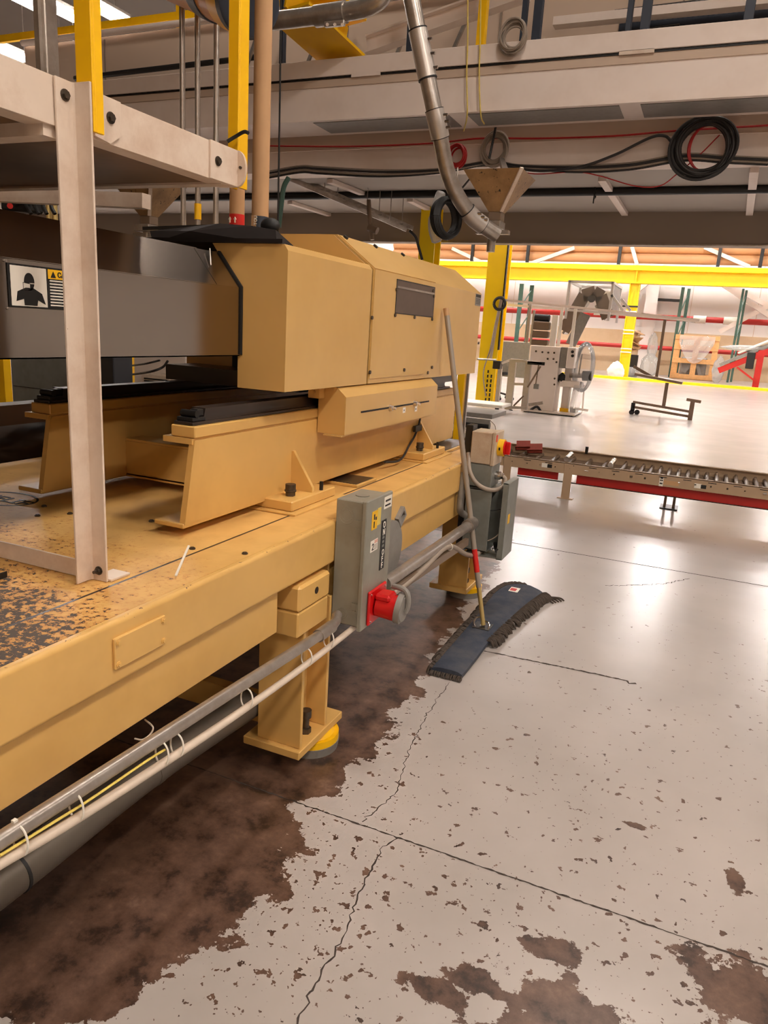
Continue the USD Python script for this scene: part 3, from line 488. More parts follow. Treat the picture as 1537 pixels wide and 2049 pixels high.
# low second rail and brass pipes seen under the platform
lr = at(50, 385, y=1.9)
solo('inner_rail', [bar((-2.9, 2.0, at(0, 379, y=2.0)[2]), (-1.75, 2.0, at(120, 405, y=2.0)[2]), .04, .045)], WHITESTEEL, 'pale rail running behind the white post above the stainless guard', 'rail')
for k, (u, w) in enumerate(((98, .0), (110, .0))):
    p = at(u, 433, y=4.3); solo('brass_pipe', cyl([p[0], p[1], 0], [p[0], p[1], 3.2], .02, 14), BRASS, ('left', 'right')[k]+' of the two pale brass pipes left of the white post', 'pipe')
dev = thing('hose_manifold', 'black hose manifold with a red cap lying behind the stainless guard', 'manifold', at(45, 425, y=2.5))
part(dev, 'body', bar(at(15, 412, y=2.5), at(75, 415, y=2.5), .08, .05, ch=.01), BLACKRUB); part(dev, 'cap', cyl(at(20, 412, y=2.42), at(20, 412, y=2.40), .012, 14), LABELR, 'red cap')
for k in range(4): part(dev, 'hose', tube([at(30+k*18, 410, y=2.45), at(45+k*18, 402-k*2, y=2.45), at(55+k*16, 415, y=2.45), at(62+k*16, 428, y=2.45)], .008, 8), BLACKRUB)
solo('blue_strap', bar(at(-5, 360, y=2.6), at(20, 335, y=2.6), .02, .015), paint('blue_strap_webbing', (40, 60, 110), .6), 'short blue strap at the left edge under the platform', 'strap')

# yellow hangers bolted to the platform frame
def hanger(x0, x1, y0, y1, z0, label):
    h = thing('yellow_hanger', label, 'hanger', ((x0+x1)/2, (y0+y1)/2, z0)); part(h, 'front_flange', bx(x0, x1, y0, y0+.008, z0, 3.6, .001), YELLOW); part(h, 'side_flange', bx(x1-.008, x1, y0+.008, y1, z0, 3.6, .001), YELLOW)
    part(h, 'inner_flange', bx(x0, x0+.006, y0+.008, y1-.01, z0, 3.6), YELLOW); return h
hanger(-1.296, -1.252, 1.276, 1.306, 1.862, 'bright yellow steel hanger rising from the frame corner above the white post')
hanger(-1.352, -1.318, 1.885, 1.935, 1.868, 'bright yellow steel hanger rising from the far end of the white frame')
solo('black_tie', tube([at(455, 283, y=1.85), at(470, 274, y=1.86), at(488, 264, y=1.86), at(497, 266, y=1.86)], .005, 8), BLACKRUB, 'black tie looped round the far yellow hanger', 'tie')
gp = at(90, 100, y=2.3)
solo('grey_channel', [bx(gp[0]-.03, gp[0]+.03, 2.28, 2.34, 2.0, 3.9, .004), bx(gp[0]-.012, gp[0]+.012, 2.265, 2.28, 2.0, 3.9)], STEEL, 'grey steel channel rising behind the white frame, left of the yellow hanger', 'channel')
for k, (u, lab) in enumerate(((367, 'left of the three thin steel conduits behind the carriage plate'), (396, 'middle one of the three thin steel conduits behind the carriage plate'), (432, 'right of the three thin steel conduits, nearest the yellow hanger'))):
    p = at(u, 440, y=3.0); q = at(u-4+k*2, 0, y=3.0); c_ = thing('conduit', lab, 'conduit', (p[0], 3.0, 1.84))
    part(c_, 'pipe', cyl([p[0], 3.0, 1.84], [p[0], 3.0, 3.9], .0125, 16), STEEL); part(c_, 'collar', cyl([p[0], 3.0, 1.845+(.1 if k == 1 else .0)], [p[0], 3.0, 1.885+(.1 if k == 1 else .0)+.03], .0165, 16), YELLOW, 'yellow collar')
# padded yellow/black hose end at the top
a, b = at(368, -42, y=3.0), at(478, -2, y=2.62); ax_ = (b-a)/np.linalg.norm(b-a)
hz = thing('padded_boom', 'thick ochre boom end with black and yellow hazard wrap hanging at the top', 'boom', b)
part(hz, 'boom_body', tube([a-ax_*.5, a, b-ax_*.02], .105, 32, sm=False), paint('ochre_wrap', (214, 140, 24), .4, .1, 6, bump=.4, bscale=14), 'ochre wrapped body')
part(hz, 'yellow_band', tube([b-ax_*.06, b+ax_*.07], .113, 32, sm=False), YELLOW, 'yellow band'); part(hz, 'black_band', tube([b+ax_*.07, b+ax_*.12, b+ax_*.13], np.array([.116, .116, .10]), 32, sm=False), NAVY, 'dark band')
part(hz, 'black_stripe', tube([a+(b-a)*.5-[0, 0, .004], a+(b-a)*.66-[0, 0, .004]], .108, 32, sm=False), NAVY, 'dark band')

# ------------------------------------------------------------------ conduits and boxes along the bed
def pts(x, *uv): return [at(u, v, x=x) for u, v in uv]
cd = thing('steel_conduit', 'galvanised conduit strapped along the bed below the first grey box', 'conduit', (-1.0, 1.2, .55))
P = pts(-1.0, (0, 1682), (180, 1572), (345, 1478), (480, 1388), (610, 1298), (652, 1262)); s0 = P[0]+(P[0]-P[-1])*.5
part(cd, 'pipe', tube([s0]+[P[0]+(P[-1]-P[0])*q for q in (0, .5, 1)]+[P[-1]+[-.02, .12, .01]], .0165, 18), STEEL)
part(cd, 'coupling', cyl(P[-1]-[0, .05, 0], P[-1]+[0, .04, 0], .021, 18), STEEL)
Q = pts(-.99, (0, 1728), (150, 1640), (330, 1525), (480, 1425), (610, 1332), (700, 1262), (725, 1238)); c2 = thing('flex_cable', 'pale flexible cable tied under the galvanised conduit along the bed', 'cable', (-.99, 1.2, .5))
part(c2, 'sheath', tube([Q[0]+(Q[0]-Q[1])*1.2]+Q, .0105, 12), CABLEW)
part(c2, 'thin_wire', tube([at(0, 1712, x=-.985), at(100, 1650, x=-.985), at(180, 1600, x=-.985), at(290, 1525, x=-.985), at(330, 1500, x=-.985)], .0028, 6), CABLEY, 'thin yellow wire')
for i, (u, v) in enumerate(((38, 1665), (150, 1598), (322, 1492), (352, 1475), (492, 1382), (612, 1300), (656, 1264))):
    p = at(u, v+14, x=-.995)
    tt = np.linspace(0, 2*math.pi, 25); solo('zip_tie', [tube(np.c_[p[0]+.0185*np.cos(tt)+.003, p[1]+0*tt, p[2]-.002+.030*np.sin(tt)], .0022, 6, sm=False), bx(p[0]-.012, p[0]-.004, p[1]-.004, p[1]+.004, p[2]+.029, p[2]+.037)],
        WHITE, 'white zip tie number %s from the left edge along the bed conduit' % ('one', 'two', 'three', 'four', 'five', 'six', 'seven')[i], 'zip tie', 'zip ties along the bed conduit')
DULLSHADEPIPE = paint('dull_shaded_pipe', (104, 96, 86), .45, .1, 8, metal=.3, grime=((84, 72, 60), .5, 5))  # dull pipe, its colour also darkened for the shade under the bed
bp = thing('drain_pipe', 'thick dull grey pipe with shade in its colour slung below the bed at the lower left', 'pipe', (-1.295, 1.2, .2))
part(bp, 'pipe', tube([at(0, 1768, x=-1.295)-[0, .5, -.01], at(0, 1768, x=-1.295), at(300, 1540, x=-1.295), at(500, 1408, x=-1.295)], .05, 24), DULLSHADEPIPE); part(bp, 'joint_ring', cyl(at(28, 1748, x=-1.295), at(28, 1748, x=-1.295)+[0, .008, 0], .0525, 24), BLACKRUB); part(bp, 'joint_ring', cyl(at(296, 1543, x=-1.295), at(296, 1543, x=-1.295)+[0, .03, 0], .0518, 24), DULLSHADEPIPE)
solo('loose_wire', tube([at(270, 1478, x=-1.09), at(285, 1480, x=-1.09), at(300, 1470, x=-1.09), at(306, 1455, x=-1.09), at(290, 1440, x=-1.13)], .0022, 6), CABLEW, 'thin white wire loop dangling under the bed', 'wire')

db = thing('disconnect_box', 'tall grey disconnect switch box with ON OFF strip and red socket on the bed side', 'electrical box', (-1.0, 2.2, .505))
part(db, 'body', bx(-1.068, -.968, 2.11, 2.30, .505, .944, .003), GREYBOX)
dr = part(db, 'door', bx(-.967, -.950, 2.098, 2.312, .494, .951, .003), GREYBOX); X = -.9500
part(dr, 'on_off_strip', bx(X, X+.0015, 2.226, 2.266, .68, .860), INK, 'black ON OFF strip')
for k, ch in enumerate('ON'): part(dr, 'letter', text(ch, .021, (X+.0013, 2.236, .832-k*.026), (0, 1, 0), (0, 0, 1)), WHITE)
for k, ch in enumerate('OFF'): part(dr, 'letter', text(ch, .019, (X+.0013, 2.238, .733-k*.0235), (0, 1, 0), (0, 0, 1)), WHITE)
for k in range(3): part(dr, 'worn_letter', bx(X+.0013, X+.002, 2.238, 2.254, .762+k*.015, .771+k*.015), GREYDARK)
sy = part(dr, 'hazard_label', bx(X, X+.001, 2.142, 2.186, .844, .908), LABELY, 'yellow hazard label'); part(sy, 'pictogram', [bx(X+.001, X+.0016, 2.157, 2.164, .85, .872), bx(X+.001, X+.0016, 2.156, 2.165, .878, .897), bx(X+.001, X+.0016, 2.17, 2.180, .875, .886)], INK)
part(dr, 'label_tail', bx(X, X+.0008, 2.187, 2.214, .852, .912), CABLEY, 'faded yellow label')
w1 = part(dr, 'white_label', bx(X, X+.001, 2.238, 2.302, .898, .940), WHITE, 'white paper label'); part(w1, 'print_line', [bx(X+.001, X+.0014, 2.248, 2.292, .922, .929), bx(X+.001, X+.0014, 2.246, 2.292, .906, .912)], INK)
w2 = part(dr, 'number_label', bx(X, X+.001, 2.142, 2.20, .766, .806), WHITE, 'white label with a black 2 and red print'); part(w2, 'numeral', text('2', .022, (X+.001, 2.150, .772), (0, 1, 0), (0, 0, 1), .0006), INK)
part(w2, 'red_print', [bx(X+.001, X+.0014, 2.172, 2.198, .794+k*.004, .7955+k*.004) for k in range(3)], LABELR); part(w2, 'fine_print', [bx(X+.001, X+.0014, 2.172, 2.196, .771+k*.004, .7725+k*.004) for k in range(5)], GREYPL)
for z in (.862, .57): part(db, 'hinge', [cyl((-.968, 2.104, z-.022), (-.968, 2.104, z+.022), .004, 10), bx(-.992, -.97, 2.106, 2.111, z-.02, z-.008), bx(-.992, -.97, 2.106, 2.111, z+.008, z+.02)], GREYBOX)
for z, r in ((.892, .029), (.892, .019), (.545, .019), (.545, .012)): part(db, 'knockout', ring((-1.027, 2.1105, z), r, .0012, (0, -1, 0), 28, 6), GREYBOX)
part(db, 'knockout', cyl((-1.015, 2.2, .944), (-1.015, 2.2, .947), .024, 24), GREYBOX)
rs = thing('red_socket', 'square red power socket at the lower door of the first grey box', 'socket', (-.93, 2.21, .51))
part(rs, 'flange', bx(-.949, -.938, 2.138, 2.280, .504, .628, .004), REDPL); part(rs, 'barrel', [cyl((-.938, 2.205, .565), (-.868, 2.215, .56), .042, 28, .046), bx(-.938, -.88, 2.17, 2.24, .588, .615, .008)], REDPL)
for y in (2.150, 2.264):
    for z in (.517, .616): part(rs, 'screw', cyl((-.938, y, z), (-.9355, y, z), .004, 10), CHROME)
gp_ = thing('grey_plug_cap', 'round grey plug cap with hinged arm closing the red socket', 'plug', (-.855, 2.21, .51))
part(gp_, 'cap', cyl((-.868, 2.213, .562), (-.848, 2.216, .56), .052, 32), GREYPL); part(gp_, 'cap_face', cyl((-.848, 2.216, .56), (-.842, 2.216, .56), .047, 32, .042), GREYPL)
part(gp_, 'arm', tube([(-.90, 2.25, .625), (-.872, 2.24, .628), (-.846, 2.235, .622), (-.835, 2.232, .60), (-.834, 2.23, .57), (-.84, 2.225, .548)], .010, 10), GREYPL)
dsc = thing('pulley_guard', 'pale grey half-round disc and bracket on the bed behind the first grey box', 'guard', (-1.05, 2.5, .6))
part(dsc, 'disc', cyl((-1.072, 2.575, .645), (-1.054, 2.575, .645), .122, 40), GREYPL); bk = at(808, 1033, x=-1.05)
part(dsc, 'bracket', prism(Polygon([(bk[1]+a*.8-b*.6, bk[2]+a*.6*1.0+b*.8) for a, b in ((-.04, -.026), (.03, -.026), (.03, .026), (-.04, .026))], [[(bk[1]+a*.8-b*.6, bk[2]+a*.6+b*.8) for a, b in ((-.02, -.015), (.02, -.015), (.02, .015), (-.02, .015))]]), 'x', -1.07, -1.052), GREYPL)
cf = thing('rear_conduit', 'thick grey conduit running from the first grey box to the open cabinet', 'conduit', (-.98, 2.9, .55))
P = pts(-.99, (770, 1168), (940, 1050)); part(cf, 'pipe', tube([P[0], (P[0]+P[1])/2, P[1]], .025, 20), STEEL); part(cf, 'fitting', cyl(P[1]-[0, .04, 0], P[1]+[0, .05, 0], .033, 20), STEEL)
P = pts(-.975, (770, 1178), (860, 1118), (935, 1072)); solo('conduit_tray', [bar(P[0]-[0, 0, .03], P[2]-[0, 0, .03], .02, .035)], BROWNST, 'narrow brown wire tray under the rear conduit', 'wire tray')
solo('rear_flex', tube(pts(-.97, (760, 1200), (800, 1178), (850, 1135), (885, 1100), (905, 1094), (930, 1108), (950, 1112), (962, 1102)), .0125, 12), CABLEG, 'grey flexible conduit looping above the rear foot toward the cabinet', 'flexible conduit')
p = at(899, 1094, x=-.97); solo('zip_tie', tube(np.c_[p[0]+.016*np.cos(tt), p[1]+0*tt, p[2]+.016*np.sin(tt)], .0025, 6, sm=False), WHITE, 'white zip tie on the grey flexible conduit above the rear foot', 'zip tie')

# second box group
bb = thing('mounting_post', 'black mounting post behind the rotary switch box at the bed end', 'post', (-1.09, 3.68, .4)); part(bb, 'channel', bx(-1.105, -1.066, 3.62, 3.70, .36, 1.045, .002), BLACK)
rsb = thing('rotary_switch_box', 'beige-grey switch box with yellow and red rotary knob at the bed end', 'electrical box', (-1.0, 3.67, .85))
part(rsb, 'body', bx(-1.064, -.955, 3.6, 3.75, .855, 1.02, .004), GREYBEIGE); part(rsb, 'lid', bx(-.955, -.935, 3.596, 3.754, .85, 1.024, .004), GREYBEIGE)
part(rsb, 'knob_ring', cyl((-.935, 3.675, .94), (-.905, 3.675, .94), .044, 28), LABELY, 'yellow knob ring'); part(rsb, 'knob_handle', [cyl((-.905, 3.675, .94), (-.898, 3.675, .94), .036, 28), bx(-.9, -.875, 3.665, 3.685, .907, .973, .004)], REDPL, 'red knob'); part(rsb, 'sticker', bx(-.9352, -.9342, 3.60, 3.63, .975, 1.01), LABELR, 'small red sticker')
part(rsb, 'lock_slot', bx(-.925, -.917, 3.628, 3.634, .932, .946), INK)
jb = thing('junction_box', 'dark grey junction box between the rotary switch box and the cabinet', 'electrical box', (-1.0, 3.67, .70)); part(jb, 'body', bx(-1.064, -.942, 3.604, 3.76, .735, .852, .003), GREYDARK); part(jb, 'fitting', [cyl((-.942, 3.69, .79), (-.915, 3.69, .79), .022, 16), cyl((-.915, 3.69, .79), (-.90, 3.69, .79), .017, 6)], CHROME)
solo('box_flex', tube([(-.905, 3.69, .79), (-.89, 3.69, .775), (-.89, 3.67, .745), (-.915, 3.62, .728), (-.96, 3.575, .735), (-1.01, 3.56, .765), (-1.05, 3.57, .82), (-1.08, 3.62, .90)], .0115, 12), CABLEG, 'grey flexible conduit loop in front of the dark junction box', 'flexible conduit')
oc = thing('open_cabinet', 'dark grey electrical cabinet with its door ajar at the bed end', 'cabinet', (-.95, 3.75, .36))
part(oc, 'shell', [bx(-1.066, -1.06, 3.6, 3.80, .39, .725), bx(-1.06, -.93, 3.6, 3.606, .39, .725, .001), bx(-1.06, -.93, 3.794, 3.80, .39, .725), bx(-1.06, -.93, 3.6, 3.80, .719, .725), bx(-1.06, -.93, 3.6, 3.80, .39, .396)], GREYDARK)
part(oc, 'door', [bx(-.848, -.843, 3.60, 3.80, .362, .772, .001), bx(-.874, -.848, 3.60, 3.605, .362, .772, .001), bx(-.874, -.848, 3.795, 3.80, .362, .772), bx(-.874, -.848, 3.6, 3.80, .362, .367), bx(-.874, -.848, 3.6, 3.80, .767, .772)], GREYDARK)
part(oc, 'hinge_plate', [bx(-.93, -.87, 3.785, 3.79, .40, .72), bx(-1.05, -.85, 3.61, 3.79, .362, .37)], GREYDARK)
part(oc, 'latch', cyl((-.90, 3.66, .43), (-.872, 3.60, .41), .012, 12), BLACK); part(oc, 'wire', tube([(-1.0, 3.7, .62), (-.95, 3.68, .60), (-.9, 3.7, .61), (-.86, 3.7, .60)], .003, 6), BLACK); part(oc, 'wire', tube([(-1.0, 3.68, .46), (-.95, 3.65, .44), (-.90, 3.66, .47), (-.872, 3.7, .52)], .003, 6), CABLEW); part(oc, 'door_label', bx(-.843, -.842, 3.64, 3.68, .55, .60), LABELY)
solo('wall_bend', tube([(-1.06, 3.5, .82), (-1.06, 3.49, .70), (-1.06, 3.5, .62), (-1.06, 3.58, .58)], .018, 14), GREYPL, 'grey conduit bend hugging the bed end left of the cabinet', 'conduit')

# ------------------------------------------------------------------ dust mop
mp = thing('dust_mop', 'wide dust mop with blue-grey canvas head, its grey handle leaning on the press cover', 'mop', (-.87, 3.5, 0))
Lf = [(-.949, 2.885), (-.95, 3.2), (-.952, 3.576), (-.965, 3.968), (-.95, 4.14), (-.90, 4.235), (-.83, 4.25)]; Rt = [(-.80, 2.888), (-.797, 3.1), (-.795, 3.367), (-.757, 3.782), (-.735, 3.96), (-.715, 4.08), (-.70, 4.16)]
L2, R2 = smoothed([(*p, 0) for p in Lf], 6)[:, :2], smoothed([(*p, 0) for p in Rt], 6)[:, :2]; m = len(L2); K = 9; V = []
for a, b in zip(L2, R2):
    for k in range(K):
        s = k/(K-1); q = a+(b-a)*s; V.append((q[0], q[1], .030+.012*math.sin(math.pi*s)**.5+.004*(meshkit.noise(np.array([q[0]*30, q[1]*14, 0]))-.5)))
V = np.array(V); Fq = [(i*K+k, i*K+k+1, (i+1)*K+k+1, (i+1)*K+k) for i in range(m-1) for k in range(K-1)]
V2 = V.copy(); V2[:, 2] = .012; Fb = [(m*K+a, m*K+d_, m*K+c_, m*K+b) for a, b, c_, d_ in Fq]
rim = [i*K for i in range(m)]+[(m-1)*K+k for k in range(1, K)]+[i*K+K-1 for i in range(m-2, -1, -1)]+[k for k in range(K-2, 0, -1)]
Fs = [(rim[i], m*K+rim[i], m*K+rim[(i+1) % len(rim)], rim[(i+1) % len(rim)]) for i in range(len(rim))]
head = part(mp, 'canvas_head', (np.vstack([V, V2]), np.array(Fq+Fb+Fs)) if False else trimesh.Trimesh(np.vstack([V, V2]), np.vstack([[(a, b, c_), (a, c_, d_)] for a, b, c_, d_ in Fq+Fb+Fs]), process=False), DENIM)
trimesh.repair.fix_normals
rng = np.random.default_rng(11); yarns = []
for side, E_, sg_ in ((0, L2, -1), (1, R2, 1)):
    for i in range(m-1):
        for q in range(9):
            tq = rng.uniform(); p = E_[i]+(E_[i+1]-E_[i])*tq
            if side == 1 and p[1] < 3.30: continue
            wdt = .045 if side == 1 else (.03 if p[1] > 3.05 else .012)
            o = rng.uniform(.5, 1.1)*wdt; dy = rng.normal(0, .02)
            yarns.append(tube([(p[0]-sg_*.008, p[1], .031), (p[0]+sg_*o*.5, p[1]+dy*.4, .034), (p[0]+sg_*o, p[1]+dy, .018), (p[0]+sg_*o*1.1, p[1]+dy*1.2, .006)], .0055, 5, 3))
for q in range(5): yarns.append(tube([(-.72, 4.12, .02), (-.69+q*.004, 4.13+q*.01, .012), (-.66+q*.012, 4.13+q*.02, .005), (-.63+q*.012, 4.10+q*.02, .004)], .0045, 5, 4))
for q in range(22): yarns.append(tube([(-.945+q*.0068, 2.89, .02), (-.945+q*.0068+rng.normal(0, .004), 2.873, .012), (-.945+q*.0068, 2.868, .004)], .004, 5, 3))
part(mp, 'fringe', yarns, YARN, 'dark yarn fringe', kind='stuff')
fl_ = part(mp, 'care_label', bx(-.89, -.835, 4.05, 4.13, .0425, .0445), WHITE, 'white care label with red print'); part(fl_, 'red_print', bx(-.885, -.85, 4.065, 4.11, .0444, .0452), LABELR)
so, to = np.array([-.868, 3.45, .05]), np.array([-1.226, 3.515, 1.608]); dd = (to-so)/np.linalg.norm(to-so)
part(mp, 'handle', tube([so+dd*.2, to], .0135, 18, sm=False), paint('grey_handle', (158, 148, 136), .35, .06, 10, metal=.3), 'grey tube handle'); part(mp, 'handle_cap', cyl(to-dd*.03, to+dd*.006, .0142, 16), CARD)
part(mp, 'ferrule', tube([so, so+dd*.22], .0115, 14, sm=False), BRASS, 'worn metal ferrule'); part(mp, 'handle_band', tube([so+dd*.28, so+dd*.40], .0139, 16, sm=False), LABELR, 'red sticker band')
part(mp, 'swivel_clip', [ring(so+[-.02, .0, .005], .032, .005, (.6, -.6, .4), 24, 8), ring(so+[.012, -.012, .0], .026, .004, (-.3, -.8, .5), 24, 8)], CHROME, 'bright wire swivel clip'); part(mp, 'frame_slot', bx(-.915, -.825, 3.405, 3.50, .040, .0445, .002), BLACK)

# ------------------------------------------------------------------ low roller conveyor
co = thing('roller_conveyor', 'low tan roller conveyor with red guard crossing the aisle', 'conveyor', (-.3, 7.35, 0)); x0, x1 = -2.6, 3.2
part(co, 'near_rail', [bx(x0, x1, 7.08, 7.092, .245, .352, .002), bx(x0, x1, 7.08, 7.12, .345, .352)], TAN); part(co, 'lower_rail', bx(x0, x1, 7.083, 7.10, .245, .30, .003), TAN)
part(co, 'far_rail', [bx(x0, x1, 7.60, 7.612, .25, .405, .002), bx(x0, x1, 7.57, 7.612, .398, .405)], TAN)
part(co, 'red_guard', [bx(-1.60, -1.20, 7.13, 7.15, .165, .245), bx(-1.02, x1, 7.13, 7.15, .155, .245)], REDC, 'red lower guard'); 
part(co, 'black_edge', bx(-1.6, x1, 7.125, 7.155, .148, .156), BLACK)
for x in (-1.7, -1.1, .9, 2.4): part(co, 'leg', [bx(x-.04, x+.04, 7.075, 7.085, 0, .345, .002), bx(x-.075, x+.075, 7.06, 7.12, 0, .008)], TAN)
for x in (-.20, -.12): part(co, 'stand_leg', bx(x-.012, x+.012, 7.3, 7.33, 0, .16), BROWNST)
for x in (-1.9, -.16, 1.5): part(co, 'cross_foot', [bx(x-.08, x+.08, 7.25, 7.45, 0, .012)], BLACK)
part(co, 'carry_roller', cyl((-1.135, 7.10, .385), (-1.135, 7.36, .40), .026, 18), CHROME, 'bright raised roller'); part(co, 'carry_roller', cyl((-.72, 7.10, .375), (-.72, 7.36, .39), .026, 18), CHROME, 'bright raised roller')
for i, x in enumerate(np.arange(-.62, 2.4, .083)): part(co, 'roller', cyl((x, 7.12, .333), (x, 7.57, .335), .02, 12), BROWNST)
for i, x in enumerate(np.arange(-2.45, -.75, .165)): part(co, 'roller', cyl((x, 7.12, .325), (x, 7.57, .328), .02, 12), BROWNST)
for i, x in enumerate(np.arange(-.62, 2.4, .166)): part(co, 'wheel_cap', cyl((x, 7.50, .352), (x, 7.55, .354), .014, 10), CHROME)
part(co, 'bed_pan', bx(x0, x1, 7.12, 7.57, .30, .318), BROWNST)
rngc = np.random.default_rng(4)
for x in np.arange(-1.65, 1.0, .14): part(co, 'fixing', cyl((x+rngc.normal(0, .015), 7.08, .30), (x, 7.076, .30), .008 if rngc.uniform() < .5 else .005, 10), BOLT if rngc.uniform() < .7 else CHROME)
for x in np.arange(-1.75, 1.0, .21): part(co, 'slot_row', bx(x, x+.07, 7.0785, 7.08, .327, .333), INK)
for x, z in ((-1.36, .30), (.03, .29)):
    lab = part(co, 'side_label', bx(x, x+.06, 7.079, 7.0802, z-.02, z+.022), WHITE); part(lab, 'print_mark', bx(x+.055, x+.10, 7.078, 7.0795, z-.018, z+.016), INK)
lab = part(co, 'tall_label', bx(-.27, -.235, 7.079, 7.0802, .245, .33), WHITE)
for z in (.265, .295, .315): part(lab, 'print_mark', bx(-.265, -.24, 7.0785, 7.0795, z, z+.012), INK)
part(co, 'tan_label', bx(-.23, -.10, 7.079, 7.0802, .265, .305), CARD); part(co, 'pin_stop', cyl((-1.02, 7.58, .39), (-1.02, 7.58, .46), .016, 12), BLACK, 'black pin stop')
rng2 = at(1045, 892, y=7.4)
for k, (u, v) in enumerate(((1046, 897), (1070, 903))):
    p = at(u, v, y=7.4); solo('angle_offcut', [obx(p, (1, .2, .1), (.075, .05, .004), (.0, .5, .8)), obx(p+[-.0, .02, .03], (1, .2, .1), (.07, .05, .004), (0, -.8, .5))], RUSTRED, ('larger left', 'smaller right')[k]+' of two rust-red angle pieces on the conveyor by the knob', 'metal piece')

# grey roller table behind the mop handle
q0, q1 = at(900, 832, y=7.7), at(985, 832, y=7.7)
rt = thing('grey_belt_table', 'grey belt table with black end roller behind the mop handle', 'table', ((q0[0]+q1[0])/2, 8.0, 0)); z1 = at(950, 826, y=7.7)[2]; xr = q1[0]
part(rt, 'table_top', bx(xr-1.3, xr, 7.7, 8.3, z1-.05, z1, .004), GREYPL); part(rt, 'side_channel', [bx(xr-1.3, xr-.02, 7.7, 7.73, z1-.15, z1-.06, .004)], GREYPL); part(rt, 'end_roller', cyl((xr-.30, 7.74, z1-.13), (xr-.03, 7.74, z1-.13), .045, 18), BLACKRUB, 'black end roller'); part(rt, 'leg', [bx(xr-1.25, xr-1.2, 7.75, 7.8, 0, z1-.15)], GREYPL); part(rt, 'leg', bx(xr-.5, xr-.45, 8.2, 8.25, 0, z1-.05), GREYPL)
part(rt, 'motor', [cyl((xr-.42, 7.62, z1-.27), (xr-.42, 7.76, z1-.27), .05, 18)], BLACK); part(rt, 'pale_tube', bx(xr-.45, xr+.02, 7.7, 7.74, z1-.24, z1-.20, .008), WHITE)
solo('table_wire', tube([(xr-.02, 7.7, z1-.06), (xr+.05, 7.68, z1-.12), (xr+.05, 7.68, z1-.22), (xr-.02, 7.7, z1-.26)], .004, 6), CABLEG, 'thin wire loop at the end of the grey belt table', 'wire')

# ------------------------------------------------------------------ overhead girders
ga = thing('box_girder', 'off-white box girder with black slot spanning the bay overhead', 'girder', (-3, 8.3, 3.74)); gx0, gx1 = -11, 9
part(ga, 'top_plate', bx(gx0, gx1, 7.985, 8.62, 4.185, 4.36, .004), GIRDER); part(ga, 'web', bx(gx0, gx1, 8.02, 8.55, 3.76, 4.17), GIRDER); part(ga, 'bottom_plate', bx(gx0, gx1, 8.0, 8.60, 3.742, 3.762), GIRDER)
part(ga, 'ledge', bx(gx0, gx1, 8.008, 8.02, 4.085, 4.165), BEIGE, 'beige ledge strip'); part(ga, 'slot', bx(gx0, gx1, 8.0, 8.012, 4.163, 4.186), INK, 'black slot')
part(ga, 'splice_mark', bx(-1.25, -.93, 7.985, 7.999, 4.158, 4.192), WHITESTEEL, 'bare splice in the slot'); part(ga, 'splice_mark', bx(-4.1, -3.75, 7.985, 7.999, 4.158, 4.19), GIRDER)
for x0_, x1_ in ((-4.6, -2.95), (-2.75, -1.2), (-1.0, .6)): part(ga, 'bottom_pocket', bx(x0_, x1_, 8.06, 8.5, 3.735, 3.743), GREYPL)
gb = thing('second_girder', 'off-white lower girder behind the box girder carrying cable bundles', 'girder', (-3, 8.9, 3.4))
part(gb, 'upper_face', bx(gx0, gx1, 8.95, 9.1, 3.64, 4.1), BEIGE, 'beige upper face'); part(gb, 'lower_flange', bx(gx0, gx1, 8.86, 9.1, 3.40, 3.64, .003), GIRDER); part(gb, 'bottom_edge', bx(gx0, gx1, 8.84, 9.2, 3.385, 3.40), GIRDER)
struct('mezzanine_soffit', bx(XL, XR, 9.1, 13.0, 3.39, 3.5), SOFFIT); fs = struct('mezzanine_fascia', bx(XL, XR, 12.0, 12.25, 2.93, 3.39), FASCIA); part(fs, 'edge_strip', bx(XL, XR, 11.98, 12.0, 2.925, 2.945), STEEL)
solo('black_pipe', tube([at(250, 398, y=10.2), at(1537, 385, y=10.2)+[4, 0, .05]], .055, 16, sm=False), BLACK, 'long black pipe under the mezzanine soffit', 'pipe')
for k, (a_, b_) in enumerate((((1205, 358), (1252, 430)), ((1510, 340), (1500, 428)), ((660, 362), (745, 395)), ((580, 405), (665, 432)), ((820, 400), (870, 425)))):
    solo('soffit_brace', bar([*at(*a_, z=3.36)[:2], 3.36], [*at(*b_, z=3.36)[:2], 3.36], .09, .05), GIRDER, ('pale soffit brace right of the hopper', 'pale soffit brace at the far right under the cable coil', 'pale soffit brace above the cable tray end', 'pale soffit brace left over the press cover', 'pale soffit brace beside the ochre column')[k], 'brace')
p = at(1190, 385, y=10.15); solo('pipe_hanger', [bar([p[0], 10.15, 3.2], [p[0], 10.15, 3.39], .012, .03), ring((p[0], 10.2, p[2]), .06, .008, (1, 0, .01))], BLACK, 'dark clamp hanger on the black pipe right of the hopper', 'hanger')
solo('ceiling_conduit', tube([at(545, 270, y=8.85), at(1000, 243, y=8.85), at(1537, 214, y=8.85), at(1537, 214, y=8.85)+[3, 0, 0]], .022, 10, sm=False), STEEL, 'slim conduit running below the box girder', 'conduit')
